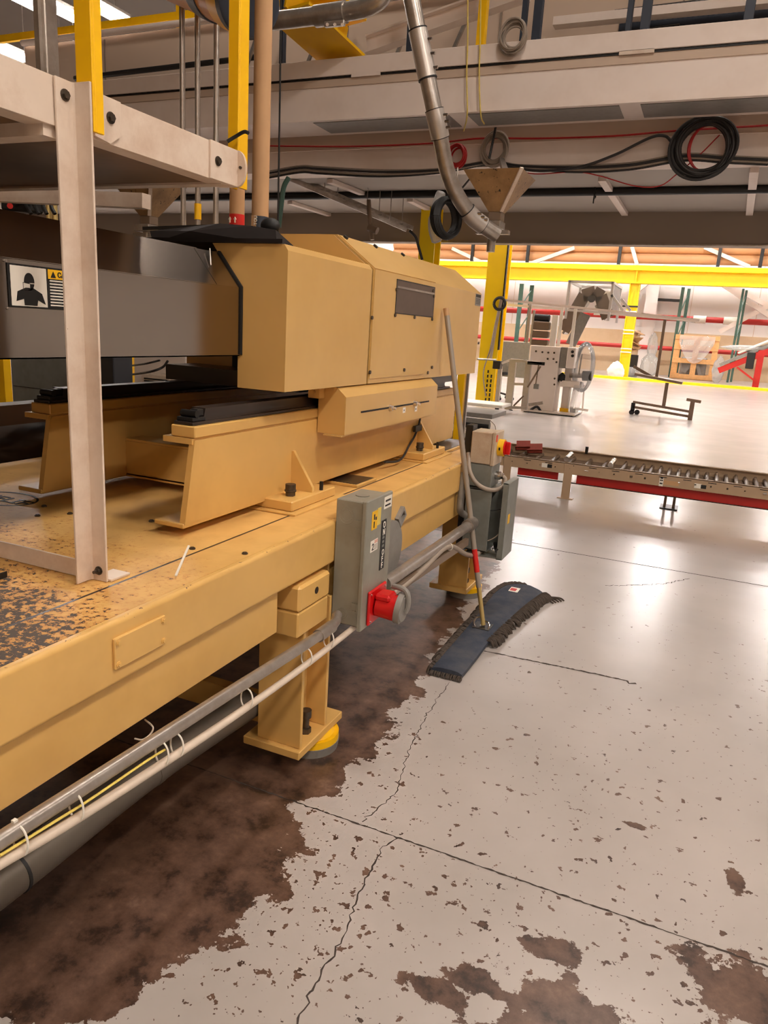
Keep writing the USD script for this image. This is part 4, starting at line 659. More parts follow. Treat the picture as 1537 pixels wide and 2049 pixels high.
# cable bundle along the second girder
def run(y, r, *uv): return tube([at(u, v, y=y) for u, v in uv], r, 8)
solo('red_cable', run(8.8, .010, (540, 292), (700, 293), (860, 287), (960, 277), (1080, 277), (1230, 272), (1350, 262), (1537, 251)), CABLER, 'red cable strung along the lower girder', 'cable')
solo('sagging_red_cable', run(8.8, .006, (1020, 336), (1070, 348), (1150, 344), (1200, 352), (1270, 372), (1320, 372), (1355, 348), (1400, 310), (1440, 270)), CABLER, 'thin red cable sagging into the large coil', 'cable')
for k, (dv, r, mt) in enumerate(((0, .014, CABLEB), (5, .013, CABLEG), (9, .014, CABLEB), (-4, .010, CABLEG))):
    solo('bundle_cable', run(8.78+.012*k, r, (530, 348+dv), (600, 336+dv), (640, 338+dv), (760, 344+dv), (880, 340+dv*.6), (980, 324+dv*.5), (1040, 332+dv*.5), (1150, 335+dv), (1260, 330+dv), (1370, 312+dv), (1450, 316+dv), (1537, 320+dv)), mt,
         ('topmost black', 'upper grey', 'lowest black', 'thin top grey')[k]+' cable of the bundle along the lower girder', 'cable', 'cables of the bundle along the lower girder')
solo('coil_feed_cable', run(8.76, .015, (1010, 332), (1080, 342), (1160, 334), (1230, 310), (1300, 276), (1330, 272), (1345, 285)), CABLEB, 'black cable rising from the bundle into the large coil', 'cable')
def coil(name, uv, y, R, n, r, mat, label, seed, spread=.05, sx=.9, extra=None):
    c0 = at(*uv, y=y); t_ = thing(name, label, 'cable coil', c0-[0, 0, R]); rg = np.random.default_rng(seed)
    for k in range(n): part(t_, 'loop', ring(c0+np.array([rg.normal(0, .2*spread), rg.uniform(-.03, .03), rg.normal(0, .2*spread)]), R*(1-rg.uniform(0, spread*2.5)), r, (rg.normal(0, .12), -1, rg.normal(0, .06)), 44, 7, sx), mat)
    return t_, c0
bc, c0 = coil('large_cable_coil', (1410, 295), 8.72, .30, 12, .017, CABLEB, 'large black cable coil hanging at the right of the lower girder', 3, .08, 1.03)
for k in range(4): part(bc, 'red_loop', ring(c0+np.array([.03+k*.012, .03, .0]), .22+k*.008, .010, (.1, -1, .05), 40, 7, .85), CABLER, 'red loop'); 
part(bc, 'hook', bar(c0+[-.03, .02, .26], c0+[-.03, .02, .36], .02, .03), BLACK)
coil('red_cable_coil', (916, 311), 8.74, .125, 9, .011, CABLER, 'small red cable coil left of the hopper', 5, .07)
gc, c1 = coil('grey_cable_coil', (989, 297), 8.74, .17, 11, .013, CABLEG, 'grey cable coil above the hopper', 6, .08)
part(gc, 'black_strap', tube([c1+[.02, -.05, .30], c1+[0, -.06, .1], c1+[-.03, -.06, -.12]], .014, 8), BLACK, 'black strap')
coil('upper_cable_coil', (1029, 72), 7.9, .14, 9, .011, CABLEG, 'grey cable coil hanging on top of the box girder', 7, .07)
for k, u in enumerate((938, 963)):
    solo('yellow_string', tube([at(u-2+k, -20, y=7.9), at(u-2, 80, y=7.93), at(u-4, 150, y=7.95), at(u-3+k*2, 228, y=7.96), at(u-10+k*16, 262-k*14, y=8.2)], .008, 6), CABLEY, ('left', 'right')[k]+' of two yellow cords hanging down the box girder', 'cord')
p = at(979, 343, y=8.7); solo('cable_tag', bx(p[0]-.025, p[0]+.025, 8.69, 8.70, p[2]-.05, p[2]+.03), WHITE, 'small white tag hanging from the bundle above the hopper', 'tag')

# hopper and conveying tubes
def hopper(uv_c, y, s, name, label):
    c = at(*uv_c, y=y); h = thing(name, label, 'hopper', c-[0, 0, .45*s]); top, bot = .24*s, .055*s
    v = np.array([[c[0]+sx*top, c[1]+sy*top, c[2]] for sx, sy in ((-1, -1), (1, -1), (1, 1), (-1, 1))]+[[c[0]+sx*bot, c[1]+sy*bot, c[2]-.29*s] for sx, sy in ((-1, -1), (1, -1), (1, 1), (-1, 1))])
    part(h, 'cone', trimesh.convex.convex_hull(v), paint(name+'_paint', (158, 122, 80), .55, .15, 8, chip=((40, 30, 24), 24, .63), grime=((104, 76, 48), .75, 5)), 'dirty tapered cone')
    part(h, 'neck', bx(c[0]-bot, c[0]+bot, c[1]-bot, c[1]+bot, c[2]-.36*s, c[2]-.29*s, .004), BROWNST)
    part(h, 'flange', [bx(c[0]-.10*s, c[0]+.06*s, c[1]-.08*s, c[1]+.08*s, c[2]-.42*s, c[2]-.36*s, .004), bx(c[0]-.16*s, c[0]+.12*s, c[1]-.03, c[1]+.03, c[2]-.46*s, c[2]-.43*s)], STEEL); part(h, 'outlet', cyl(c-[.02, 0, .42*s], c-[.02, 0, .60*s], .04*s, 18, .035*s), STEEL)
    e_ = EYE+(c-EYE)*(8.8/c[1]); part(h, 'support_arm', bar(c+[0, top, 0], [e_[0], 8.8, 3.45], .05, .05), STEEL)
    part(h, 'side_rib', bar(v[1]+[.0, -.003, 0], v[5]+[0, -.003, 0], .03*s, .012), WHITESTEEL); return h
hopper((1001, 350), 5.4, .86, 'material_hopper', 'dirty tan material hopper hanging below the lower girder with steel tube into its outlet')
hopper((297, 362), 5.4, 1.0, 'left_hopper', 'shaded tan hopper half hidden behind the white frame at the left')
vt = thing('vacuum_tube', 'long steel conveying tube dropping from the roof into the hopper outlet', 'tube', at(985, 465, y=5.2)); VP_ = [at(818, -40, y=4.7), at(824, 0, y=4.7), at(846, 110, y=4.75), at(868, 215, y=4.8), at(880, 270, y=4.85), at(893, 335, y=4.95), at(912, 385, y=5.05), at(940, 428, y=5.15), at(965, 450, y=5.22), at(995, 470, y=5.3)]
part(vt, 'pipe', tube(VP_, .052, 24, 6), STEEL); SP_ = smoothed(VP_, 12)
for s0_, s1_ in ((19, 29), (37, 49), (82, 97)):
    seg = SP_[s0_:s1_+1]; part(vt, 'coupling', tube(seg, .060, 24, sm=False), ALU)
    part(vt, 'ring_seal', [cyl(seg[0]-(seg[1]-seg[0])*.3, seg[0], .0606, 24), cyl(seg[-1], seg[-1]+(seg[-1]-seg[-2])*.3, .0606, 24)], BLACKRUB)
    for q in (2, 5, 8): part(vt, 'coupling_bolt', cyl(seg[q]+[.055, -.01, 0], seg[q]+[.085, -.01, 0], .010, 8), CHROME)
ht = thing('cross_tube', 'horizontal steel conveying tube with clamp coupling at the top', 'tube', at(640, 30, y=4.7)); part(ht, 'pipe', tube([at(530, 44, y=4.7), at(600, 36, y=4.7), at(690, 24, y=4.7), at(735, 14, y=4.7), at(765, -6, y=4.7), at(778, -40, y=4.7)], .055, 24), STEEL)
part(ht, 'coupling', cyl(at(632, 33, y=4.7), at(692, 24, y=4.7), .064, 24), STEEL); part(ht, 'clamp_block', bar(at(650, 50, y=4.63), at(690, 46, y=4.63), .03, .03, ch=.004), STEEL)
for u in (655, 670, 685): part(ht, 'clamp_bolt', cyl(at(u, 49, y=4.60), at(u, 49, y=4.57), .010, 8), CHROME)
bag = thing('hose_bag', 'black hose coil in clear plastic hanging left of the hopper tube', 'hose', at(893, 480, y=5.1)); c0 = at(893, 437, y=5.1)
part(bag, 'hook', tube([c0+[0, 0, .12], c0+[.03, 0, .17], c0+[.10, 0, .19]], .008, 6), BLACK)
for k in range(7): part(bag, 'hose_loop', ring(c0+np.array([(k-3)*.008, 0, 0]), (.128-.004*abs(k-3)), .016, (.93, -.35, .05), 36, 8, 1.0), BLACKRUB, 'black hose loop')
part(bag, 'plastic', tube([c0+[-.05, 0, .17], c0+[-.075, -.02, .05], c0+[-.08, -.02, -.06], c0+[-.05, 0, -.16]], np.array([.03]+[.035]*11+[.04]*12+[.02]), 12), WRAP, 'clear plastic bag')
solo('strut_rod', bar(at(955, 340, y=5.9), at(918, 385, y=5.9), .012, .012), BLACK, 'thin black diagonal rod from the bundle left of the hopper', 'rod'); solo('threaded_rod', cyl(at(916, 335, y=6.0), at(914, 395, y=6.0), .006, 8), STEEL, 'thin threaded rod hanging left of the hopper', 'rod')

# ladder cable tray sloping under the soffit
lt = thing('ladder_tray', 'grey ladder cable tray sloping under the soffit behind the press cover', 'cable tray', at(680, 400, y=9.6)); A1, A2 = at(582, 358, y=9.3), at(820, 462, y=10.4)
for o in (-.12, .12): part(lt, 'rail', bar(A1+[0, o, .05*(o > 0)], A2+[0, o, .05*(o > 0)], .02, .06), STEEL)
for q in np.linspace(.03, .97, 16): part(lt, 'rung', bar(A1+(A2-A1)*q+[0, -.12, 0], A1+(A2-A1)*q+[0, .12, .05], .02, .02), STEEL)
for q in (.3, .65, .85): p = A1+(A2-A1)*q; part(lt, 'hanger_rod', [cyl(p+[0, -.1, 0], [p[0], p[1]-.1, 3.39], .006, 6), cyl(p+[.1, .1, .05], [p[0]+.1, p[1]+.1, 3.39], .006, 6)], STEEL)
solo('tray_cable', tube([A2, at(832, 475, y=10.4), at(838, 495, y=10.4), at(845, 520, y=10.4)], .02, 8), BLACK, 'black cable dropping off the end of the ladder tray', 'cable'); solo('drop_pipe', [tube([at(738, 400, y=9.9), at(740, 440, y=9.9), at(745, 480, y=9.9)], .03, 10), cyl(at(738, 455, y=9.9), at(755, 462, y=9.9), .05, 14)], BROWNST, 'brown drop pipe with a valve behind the ladder tray', 'pipe')
solo('electric_cord', tube([at(562, -20, y=6.5), at(561, 130, y=6.5), at(558, 330, y=6.5), at(556, 470, y=6.5)], .009, 8), CABLEB, 'thin black cord hanging right of the tall cardboard tube', 'cord')
solo('green_hose', tube([at(578, 355, y=8.0), at(568, 375, y=8.0), at(563, 410, y=8.0), at(558, 455, y=8.0)], .03, 8), GREENR, 'dark green hose hanging over the press cover', 'hose')

# yellow roof beam resting on the girder and struts on top
yb = thing('yellow_roof_beam', 'broad yellow I-beam running over the top of the box girder', 'beam', at(690, 90, y=7.95)); B1 = at(688, 121, z=4.40); B0 = at(575, 18, z=4.62)
for o, nm in ((0, 'bottom_flange'), (.35, 'top_flange')): part(yb, nm, bar(B0+[0, 0, o], B1+[0, 0, o], .62, .03), YELLOW)
part(yb, 'web', bar(B0+[0, 0, .175], B1+[0, 0, .175], .025, .34), YELLOW)
for k, (u0, u1, v1, lab) in enumerate(((565, 565, 130, 'left navy strut behind the black cord above the girder'), (808, 822, 105, 'navy strut beside the vacuum tube above the girder'), (1052, 1046, 80, 'slotted navy strut behind the upper cable coil'), (1085, 1073, 78, 'wide navy strut right of the upper cable coil'), (1283, 1290, 62, 'navy strut right of centre on the box girder'), (1490, 1498, 40, 'navy strut at the far right on the box girder'), (1262, 1257, 64, 'slim slotted strut beside the right-of-centre navy strut'))):
    p = at(u1, v1-4, y=8.3); w_ = .05 if k in (0, 2, 6) else .085
    solo('navy_strut', [bx(p[0]-w_/2, p[0]+w_/2, 8.26, 8.34, 4.36, 7.5, .003)], NAVY, lab, 'strut')
p = at(962, 90, y=8.3); solo('ochre_strut', bx(p[0]-.045, p[0]+.045, 8.26, 8.34, 4.36, 7.5, .003), YELLOW, 'narrow yellow post on the box girder right of the vacuum tube', 'post')
db_ = thing('diagonal_beam', 'white diagonal I-beam rising above the box girder behind the vacuum tube', 'beam', at(740, 84, y=9.2)); D0, D1 = at(735, 92, y=9.2), at(1060, -22, y=9.2)
for o in (-.09, .09): part(db_, 'flange', bar(D0+[0, 0, o], D1+[0, 0, o], .16, .02), GIRDER)
part(db_, 'web', bar(D0, D1, .02, .17), GIRDER)
# the upper beige wall of the mezzanine and its rails
uw = struct('wall_upper', bx(-14.65, XR, 13.0, 13.2, 3.5, 6.95), BEIGE)
for x in (-12.4, -9.6, -6.8, -4.0, -1.2, 1.6): part(uw, 'panel_seam', bx(x, x+.03, 12.985, 13.0, 3.5, 6.9), FASCIA)
part(uw, 'dark_opening', bx(at(1240, 50, y=13)[0], 8, 12.97, 13.0, 5.2, at(1400, 26, y=13)[2]), NAVY, 'dark recess'); 
solo('white_rail', tube([(-14.6, 12.9, 6.98), (9, 12.9, 6.98)], .06, 12, sm=False), GIRDER, 'white rail along the top of the beige mezzanine wall', 'rail')
yr = thing('yellow_guard_rail', 'yellow guard rail above the beige mezzanine wall', 'rail', (-12, 13.1, 6.95)); part(yr, 'rail', bx(-18, -4, 13.08, 13.16, 7.13, 7.27), YELLOW)
for x in (-10.55, -6.5): part(yr, 'post', bx(x-.07, x+.07, 13.07, 13.17, 5.5, 7.9), YELLOW)
for k, (v0, v1, u0, u1) in enumerate(((92, 62, 1090, 1300), (20, -10, 1290, 1537), (150, 118, 210, 480), (157, 140, 560, 640))):
    solo('dark_wall_pipe', tube([at(u0-60, v0+7, y=12.8), at(u1+60, v1-7, y=12.8)], .05, 10, sm=False), BLACK, ('dark pipe on the mezzanine wall right of the upper cable coil', 'dark pipe high on the mezzanine wall at the right', 'dark pipe on the mezzanine wall behind the thin conduits', 'dark pipe on the mezzanine wall behind the tall cardboard tube')[k], 'pipe')
solo('cream_wall_beam', bx(at(1110, 40, y=12.7)[0], 9, 12.6, 12.8, at(1400, 26, y=12.7)[2], at(1400, 8, y=12.7)[2]), GIRDER, 'cream beam along the mezzanine wall above the dark recess', 'beam')
tr = thing('wall_truss', 'small steel lattice brackets along the mezzanine wall behind the conduits', 'truss', (-9, 12.7, 5.5))
for i, x in enumerate(np.arange(-12.2, -5.2, .9)): part(tr, 'lattice_bar', bar((x, 12.7, 5.15), (x+.55, 12.7, 5.75), .03, .03), STEEL); part(tr, 'lattice_bar', bar((x+.9, 12.7, 5.15), (x+.55, 12.7, 5.75), .03, .03), STEEL)
part(tr, 'chord', [bx(-12.4, -5, 12.68, 12.74, 5.74, 5.80), bx(-12.4, -5, 12.68, 12.74, 5.10, 5.16)], NAVY)
for k, x in enumerate((-9.2, -7.9, -6.2, -5.2)):
    solo('web_member', bar((x, 12.5, 4.6), (x+1.1, 12.5, 7.0), .05, .05), STEEL, 'thin diagonal web member above the girder, number %s from the left' % ('one', 'two', 'three', 'four')[k], 'brace', 'diagonal web members above the girder')

# ------------------------------------------------------------------ yellow columns
def ycol(x, y, z1, w, d, label, web='y'):
    t_ = thing('yellow_column', label, 'column', (x, y, 0)); part(t_, 'shaft', column(x, y, 0, z1, w, d, .03, web), YELLOWFAR); part(t_, 'base_plate', bx(x-w*.75, x+w*.75, y-d*.75, y+d*.75, 0, .03), YELLOWFAR); return t_
c1x = (at(950, 801, y=15.64)[0]+at(987, 801, y=15.64)[0])/2
k1 = ycol(c1x, 15.85, 3.4, .40, .40, 'tall yellow steel column right of the press cover')
part(k1, 'black_edge_strip', bx(c1x+.2, c1x+.23, 15.62, 15.7, 1.2, 3.4), BLACK); part(k1, 'cable', tube([(c1x+.16, 15.6, 2.1), (c1x+.1, 15.6, 1.7), (c1x+.05, 15.58, 1.2), (c1x-.05, 15.58, .7), (c1x+.05, 15.58, .2)], .015, 8), CABLEG); part(k1, 'conduit', tube([(c1x+.2, 15.58, 2.3), (c1x+.12, 15.58, 1.6), (c1x+.08, 15.58, 1.0)], .035, 8), CABLEG)
part(k1, 'hook_coil', [ring((c1x+.17, 15.55, 2.15), .12, .03, (0, -1, 0), 24, 8)], BLACKRUB); part(k1, 'stencil_text', [bx(c1x+.02, c1x+.05, 15.64, 15.652, .1+.1*q, .16+.1*q) for q in range(7)]+[bx(c1x+.10, c1x+.13, 15.64, 15.652, .1+.1*q, .17+.1*q) for q in range(6)], INK)
ycol(-3.55, 35, 4.05, .42, .42, 'slim yellow column with pale bands under the long yellow beam', 'x')
kk = stage.GetPrimAtPath('/World/yellow_column_001')
for z in (1.1, 1.25, 1.9, 2.05, 2.85): part(kk, 'pale_band', bx(-3.78, -3.32, 34.775, 34.79, z, z+.05), WHITE)
part(kk, 'black_bar', bx(-3.95, -3.3, 34.75, 34.79, 3.05, 3.12), BLACK)
oc_ = at(853, 470, y=11.4); ycol(oc_[0], 11.6, 3.39, .26, .3, 'ochre column in shade left of the hose bag')
yc3 = at(919, 800, y=6.6); solo('yellow_post', bx(yc3[0]-.035, yc3[0]+.035, 6.6, 6.67, 0, 1.25, .004), YELLOW, 'narrow yellow post behind the mop handle at the bed end', 'post')
solo('grey_post', bx(yc3[0]+.045, yc3[0]+.07, 6.62, 6.645, 0, 1.2, .003), STEEL, 'narrow grey post beside the yellow post behind the mop handle', 'post')
lbm = thing('yellow_runway_beam', 'long bright yellow I-beam spanning the far hall', 'beam', (-4, 35, 4.0)); part(lbm, 'bottom_flange', bx(-16, 8, 34.75, 35.25, 4.06, 4.10), YELLOWFAR); part(lbm, 'web', bx(-16, 8, 34.97, 35.03, 4.10, 4.72), YELLOWFAR); part(lbm, 'top_flange', bx(-16, 8, 34.7, 35.3, 4.60, 4.80), YELLOWFAR); part(lbm, 'stiffener', bx(-3.55, -3.51, 34.78, 34.97, 4.1, 4.6), YELLOWFAR)
# far ducts and bracing above the yellow beam
for k, z in enumerate((5.75, 5.32)): solo('ochre_duct', tube([(-16, 37, z), (8, 37, z)], .22, 18, sm=False), DUCT, ('upper', 'lower')[k]+' of two long ochre ducts above the yellow beam', 'duct')
for k, (a_, b_) in enumerate((((905, 497), (975, 530)), ((1060, 528), (1150, 496)), ((1265, 494), (1275, 530)), ((1410, 495), (1500, 534)))):
    solo('duct_brace', bar(at(*a_, y=36.7), at(*b_, y=36.7), .16, .16), GIRDER, ('leftmost', 'second', 'third', 'rightmost')[k]+' of the pale braces crossing the ochre ducts', 'brace')
for k, u in enumerate((945, 1056, 1240, 1440, 1525)):
    p = at(u, 510, y=36.6); solo('duct_hanger', bx(p[0]-.07, p[0]+.07, 36.55, 36.7, 5.0, 11.98), BLACK, 'dark strap hanger on the ochre ducts, number %s from the left' % ('one', 'two', 'three', 'four', 'five')[k], 'hanger', 'dark hangers on the ochre ducts')
solo('white_panel_strip', bx(-16, 8, 40.95, 41.15, 4.9, 5.35), WALLW, 'white ledge strip on the wall behind the ochre ducts', 'ledge')

# ------------------------------------------------------------------ far wall things
for k, (z, rr) in enumerate(((at(1250, 632, y=41)[2], .14), (at(1250, 692, y=41)[2], .11))):
    solo('red_pipe', tube([(-14, 41, z), (9, 41, z)], rr, 12, sm=False), REDPIPE, ('upper', 'lower')[k]+' of two red pipes along the far wall', 'pipe')
for k, u in enumerate((1400, 1462)): p = at(u, 638, y=40.8); solo('pipe_joint', cyl((p[0]-.3, 41, at(1250, 632, y=41)[2]), (p[0]+.3, 41, at(1250, 632, y=41)[2]), .19, 14), WHITE, ('left', 'right')[k]+' of the two pale couplings on the upper red pipe', 'coupling')
wc = at(1296, 650, y=41); solo('wall_column', [column(wc[0], 41.5, 0, 8.5, .6, .6, .05)], WALLW, 'white wall column behind the slim yellow column', 'column')
def upright(u0, u1, vt, y, label):
    a_ = at((u0+u1)/2, vt, y=y); w_ = abs(at(u1, vt, y=y)[0]-at(u0, vt, y=y)[0])/2; t_ = thing('rack_upright', label, 'rack', (a_[0], y, 0))
    part(t_, 'post', bx(a_[0]-w_*.8, a_[0]-w_*.2, y-.06, y+.06, 0, a_[2], .005), GREENR); part(t_, 'post', bx(a_[0]+w_*.2, a_[0]+w_*.8, y+.8, y+.92, 0, a_[2], .005), GREENR)
    for i in range(3): part(t_, 'lacing', bar((a_[0]-w_*.5, y, .5+i*a_[2]/3.4), (a_[0]+w_*.5, y+.86, .5+(i+.8)*a_[2]/3.4), .04, .04), GREENR)
    return t_
upright(1038, 1064, 568, 38, 'green rack upright at the left of the far wall'); upright(1362, 1384, 575, 39.75, 'green rack upright behind the wooden crate'); upright(1484, 1500, 578, 38.8, 'green rack upright at the right above the red conveyor')
for k, (a_, b_) in enumerate((((1445, 568), (1540, 632)), ((1440, 664), (1545, 608)), ((1268, 588), (1295, 566)), ((1456, 568), (1545, 616)))):
    solo('truss_member', bar(at(*a_, y=(39.9, 40.2, 41.15, 40.6)[k]), at(*b_, y=(39.9, 40.2, 41.15, 40.6)[k]), .22, .22), GIRDER, ('grey-white diagonal member falling to the right edge', 'grey-white diagonal member rising from the crate to the right edge', 'short pale diagonal member beside the slim yellow column', 'upper pale diagonal member at the right edge')[k], 'brace')
p0, p1 = at(1306, 599, y=41.5), at(1365, 602, y=41.5); solo('black_wall_bar', bar(p0, p1, .05, .14), BLACK, 'short black bar on the white far wall left of the rack upright', 'bar')
# crate
ca, cbm = at(1340, 756, z=0), at(1436, 765, z=0); yC = 38.6; cx0, cx1 = at(1342, 740, y=yC)[0], at(1430, 745, y=yC)[0]; zt = at(1390, 671, y=yC)[2]
cr = thing('wooden_crate', 'open pine crate wrapped in clear plastic by the far wall', 'crate', ((cx0+cx1)/2, yC+.5, 0)); W_ = cx1-cx0
for yy in (yC, yC+1.0):
    for x in (cx0, (cx0+cx1)/2-.12, cx1-.25): part(cr, 'upright_board', bx(x, x+.25, yy, yy+.06, 0.02, zt, .004), PINE)
    for f in (.06, .42, .72, .95): part(cr, 'cross_board', bx(cx0, cx1, yy-.05, yy, zt*f-.11, zt*f+.11, .004), PINE)
for x in (cx0, cx1-.06): part(cr, 'side_board', [bx(x, x+.06, yC, yC+1.0, zt*.9, zt)], PINE)
part(cr, 'base_runner', bx(cx0, cx1, yC, yC+1.0, 0, .1), PINE)
g = np.linspace(0, 1, 14); VV = []
for i in g:
    for j in g: VV.append((cx0+.2+(W_-.4)*i, yC-.10-.10*math.sin(9*i+4*j)**2-.05*j, zt*(1.0-.62*j*(1-(2*i-1)**2*.75))-.02))
n_ = len(g); VV = np.array(VV); FF = [(a_*n_+b_, a_*n_+b_+1, (a_+1)*n_+b_+1, (a_+1)*n_+b_) for a_ in range(n_-1) for b_ in range(n_-1)]
part(cr, 'plastic_sheet', trimesh.Trimesh(VV, np.vstack([[(a_, b_, c_), (a_, c_, d_)] for a_, b_, c_, d_ in FF]), process=False), WRAP, 'clear plastic sheet', smooth=True)
part(cr, 'contents', [bx(cx0+.4, cx1-.4, yC+.3, yC+.8, .1, zt*.5, .05), bar((cx0+.6, yC+.2, .3), (cx0+1.0, yC+.2, .9), .15, .15), bar((cx1-.9, yC+.2, .9), (cx1-.6, yC+.2, .2), .15, .15)], GREYPL)
def lump(c_, s, seed, n=3):
    m_ = trimesh.creation.icosphere(n, 1.0); v = m_.vertices; m_.vertices = (v*(1+.5*(meshkit.fbm(v*2.2+seed, 4, seed)-.5)[:, None]))*np.array(s)+np.array(c_); return m_
p = at(1298, 745, z=0); pw = np.array([at(1298, 742, y=36.5)[0], 36.5, 0])
solo('plastic_bundle', [lump(pw+[0, 0, .55], (.4, .35, .55), 3), lump(pw+[.02, 0, 1.4], (.22, .2, .65), 4)], WRAP, 'tall bundle of clear plastic film standing left of the crate', 'plastic bundle', smooth=True)
pw2 = np.array([at(1259, 745, y=37)[0], 37, 0]); sp = thing('scrap_pile', 'pile of cardboard scrap on a black bin beside the slim yellow column', 'scrap', pw2); part(sp, 'black_bin', bx(pw2[0]-.3, pw2[0]+.3, 36.8, 37.3, 0, 1.0, .02), BLACK)
part(sp, 'cardboard', [obx(pw2+[.1*math.sin(q*2), .1, 1.15+.13*q], (math.cos(q*1.3), math.sin(q*1.3), .4), (.35, .2, .015)) for q in range(8)], CARD, kind='stuff'); part(sp, 'white_wrap', lump(pw2+[.0, -.3, .2], (.5, .3, .25), 8), WRAP, smooth=True)
solo('white_scrap_bag', lump([at(1232, 748, y=34.2)[0], 34.2, .3], (.35, .3, .4), 9), WHITE, 'white crumpled bag at the foot of the slim yellow column', 'bag', smooth=True)
p = at(1434, 760, y=37); solo('hanging_film', lump([p[0], 37, .55], (.25, .15, .6), 12), WRAP, 'clear film bundle at the right foot of the crate', 'plastic bundle', smooth=True)
# red incline conveyor at right
yR = 33.8; ic = thing('incline_conveyor', 'inclined conveyor with red frame and white covers at the right edge', 'conveyor', (at(1500, 740, y=yR)[0], yR, 0)); I0, I1 = at(1438, 742, y=yR), at(1560, 694, y=yR); 
for yy in (0, .8): part(ic, 'red_side_frame', bar(I0+[0, yy, 0], I1+[0, yy, 0], .06, .22), REDC, 'red side frame')
part(ic, 'belt', bar(I0+[0, .4, .24], I1+[0, .4, .24], .8, .12), GREYPL); part(ic, 'cover', bar(I0+(I1-I0)*.3+[0, .4, .42], I1+[0, .4, .42], .7, .10, ch=.03), WHITE, 'white cover'); part(ic, 'film_cover', lump((I0+I1)/2+[0, .3, .42], (1.0, .3, .13), 21), WRAP, smooth=True)
lx = at(1513, 765, y=yR)[0]; part(ic, 'leg', [bx(lx-.12, lx+.12, yR, yR+.2, .05, at(1515, 700, y=yR)[2]), bx(lx-.2, lx+.2, yR-.1, yR+.3, 0, .06)], REDC, 'red leg'); part(ic, 'strut', bar(at(1475, 735, y=yR), [lx, yR, .3], .07, .07), REDC); part(ic, 'control_case', bx(lx-.5, lx-.2, yR-.1, yR+.1, .8, 1.45, .02), BLACK)
# outfeed stand on castors
yT = 16.9; st = thing('outfeed_stand', 'dark steel outfeed stand with shelf, tall post and one castor end on the grey floor', 'stand', (at(1325, 835, y=yT)[0], yT, 0)); A = lambda u, v, dy=0: at(u, v, y=yT+dy)
S2 = BROWNST
for dv in (0, 10): part(st, 'base_rail', bar(A(1267, 804+dv), A(1383, 824+dv), .06, .05), S2)
part(st, 'end_post', [bar([A(1386, 806)[0], yT, 0.0], [A(1386, 806)[0], yT, A(1388, 804)[2]], .09, .09)], S2); part(st, 'end_cap', bar(A(1374, 799), A(1403, 804), .12, .06), S2); part(st, 'low_post', bar([A(1330, 800)[0], yT, A(1325, 815)[2]], [A(1330, 800)[0], yT, A(1336, 766)[2]], .07, .07), S2)
part(st, 'shelf', [bar(A(1272, 748), A(1366, 766), .5, .05)], S2); part(st, 'shelf_edge', bar(A(1268, 733), A(1308, 756), .06, .06), S2); part(st, 'tall_post', bar([A(1322, 700)[0], yT, A(1310, 754)[2]], [A(1322, 700)[0], yT, A(1335, 640)[2]], .055, .055), S2)
part(st, 'top_frame', [bar(A(1285, 629), A(1392, 643), .4, .05)], S2); cw = A(1264, 826); part(st, 'castor', [cyl((cw[0], yT-.03, .05), (cw[0], yT+.03, .05), .055, 16), cyl((cw[0]+.1, yT+.1, .05), (cw[0]+.1, yT+.16, .05), .055, 16), bx(cw[0]-.03, cw[0]+.05, yT-.03, yT+.05, .08, A(1268, 806)[2])], BLACKRUB, 'black castor')
# overhead aluminium gantry rail from machine to the stand
yA = 15.6; gr_ = thing('gantry_rail', 'twin pale aluminium rail reaching from the yellow column over the white machine', 'rail', at(1200, 620, y=yA))
for dv, dy in ((0, 0), (9, .6)): part(gr_, 'rail', bar(at(1007, 600+dv, y=yA+dy), at(1400, 641+dv*.2, y=yA+dy), .045, .045), PALEWALL)
for u, v in ((1126, 613), (1152, 618), (1062, 606)): p = at(u, v, y=yA+.2); part(gr_, 'support_post', bx(p[0]-.03, p[0]+.03, yA+.17, yA+.23, at(u, v+80, y=yA+.2)[2], p[2]), WHITE if u > 1100 else ALU)
# white filling machine
yW = 15.1; wm = thing('filling_machine', 'white packing machine with tall cabinet, clear dome and yellow spill at its foot', 'machine', (at(1110, 830, y=yW)[0], yW+.3, 0)); B = lambda u, v, dy=0: at(u, v, y=yW+dy)
x0, x1 = B(1055, 760)[0], B(1114, 760)[0]; zt = B(1085, 692)[2]
part(wm, 'cabinet', bx(x0, x1, yW, yW+.5, .06, zt, .01), PALEWALL); part(wm, 'base_plate', bx(x0-.05, x1+.45, yW-.05, yW+.9, .02, .06, .005), PALEWALL); part(wm, 'base_shadow_gap', bx(x0, x1+.4, yW, yW+.8, 0, .02), BLACK)
for cx, cy in ((645, 910), (710, 912), (638, 978), (703, 980), (510, 895), (580, 905), (715, 1195), (712, 1260), (735, 1015)): p = B(980+.182*cx, 540+.182*cy); part(wm, 'fixing', cyl(p+[0, 0, 0], p-[0, .012, 0], .02, 10), BOLT)
part(wm, 'rear_column', bx(B(1118, 800)[0], B(1133, 800)[0], yW+.3, yW+.5, .06, B(1125, 700)[2], .01), PALEWALL); part(wm, 'yellow_spill', bx(B(1116, 818)[0], B(1133, 818)[0], yW+.22, yW+.3, .06, .13), YELLOW, 'yellow foot'); part(wm, 'arm_shelf', bx(B(1117, 768)[0], B(1158, 768)[0], yW+.1, yW+.4, B(1130, 775)[2], B(1130, 762)[2], .01), PALEWALL)
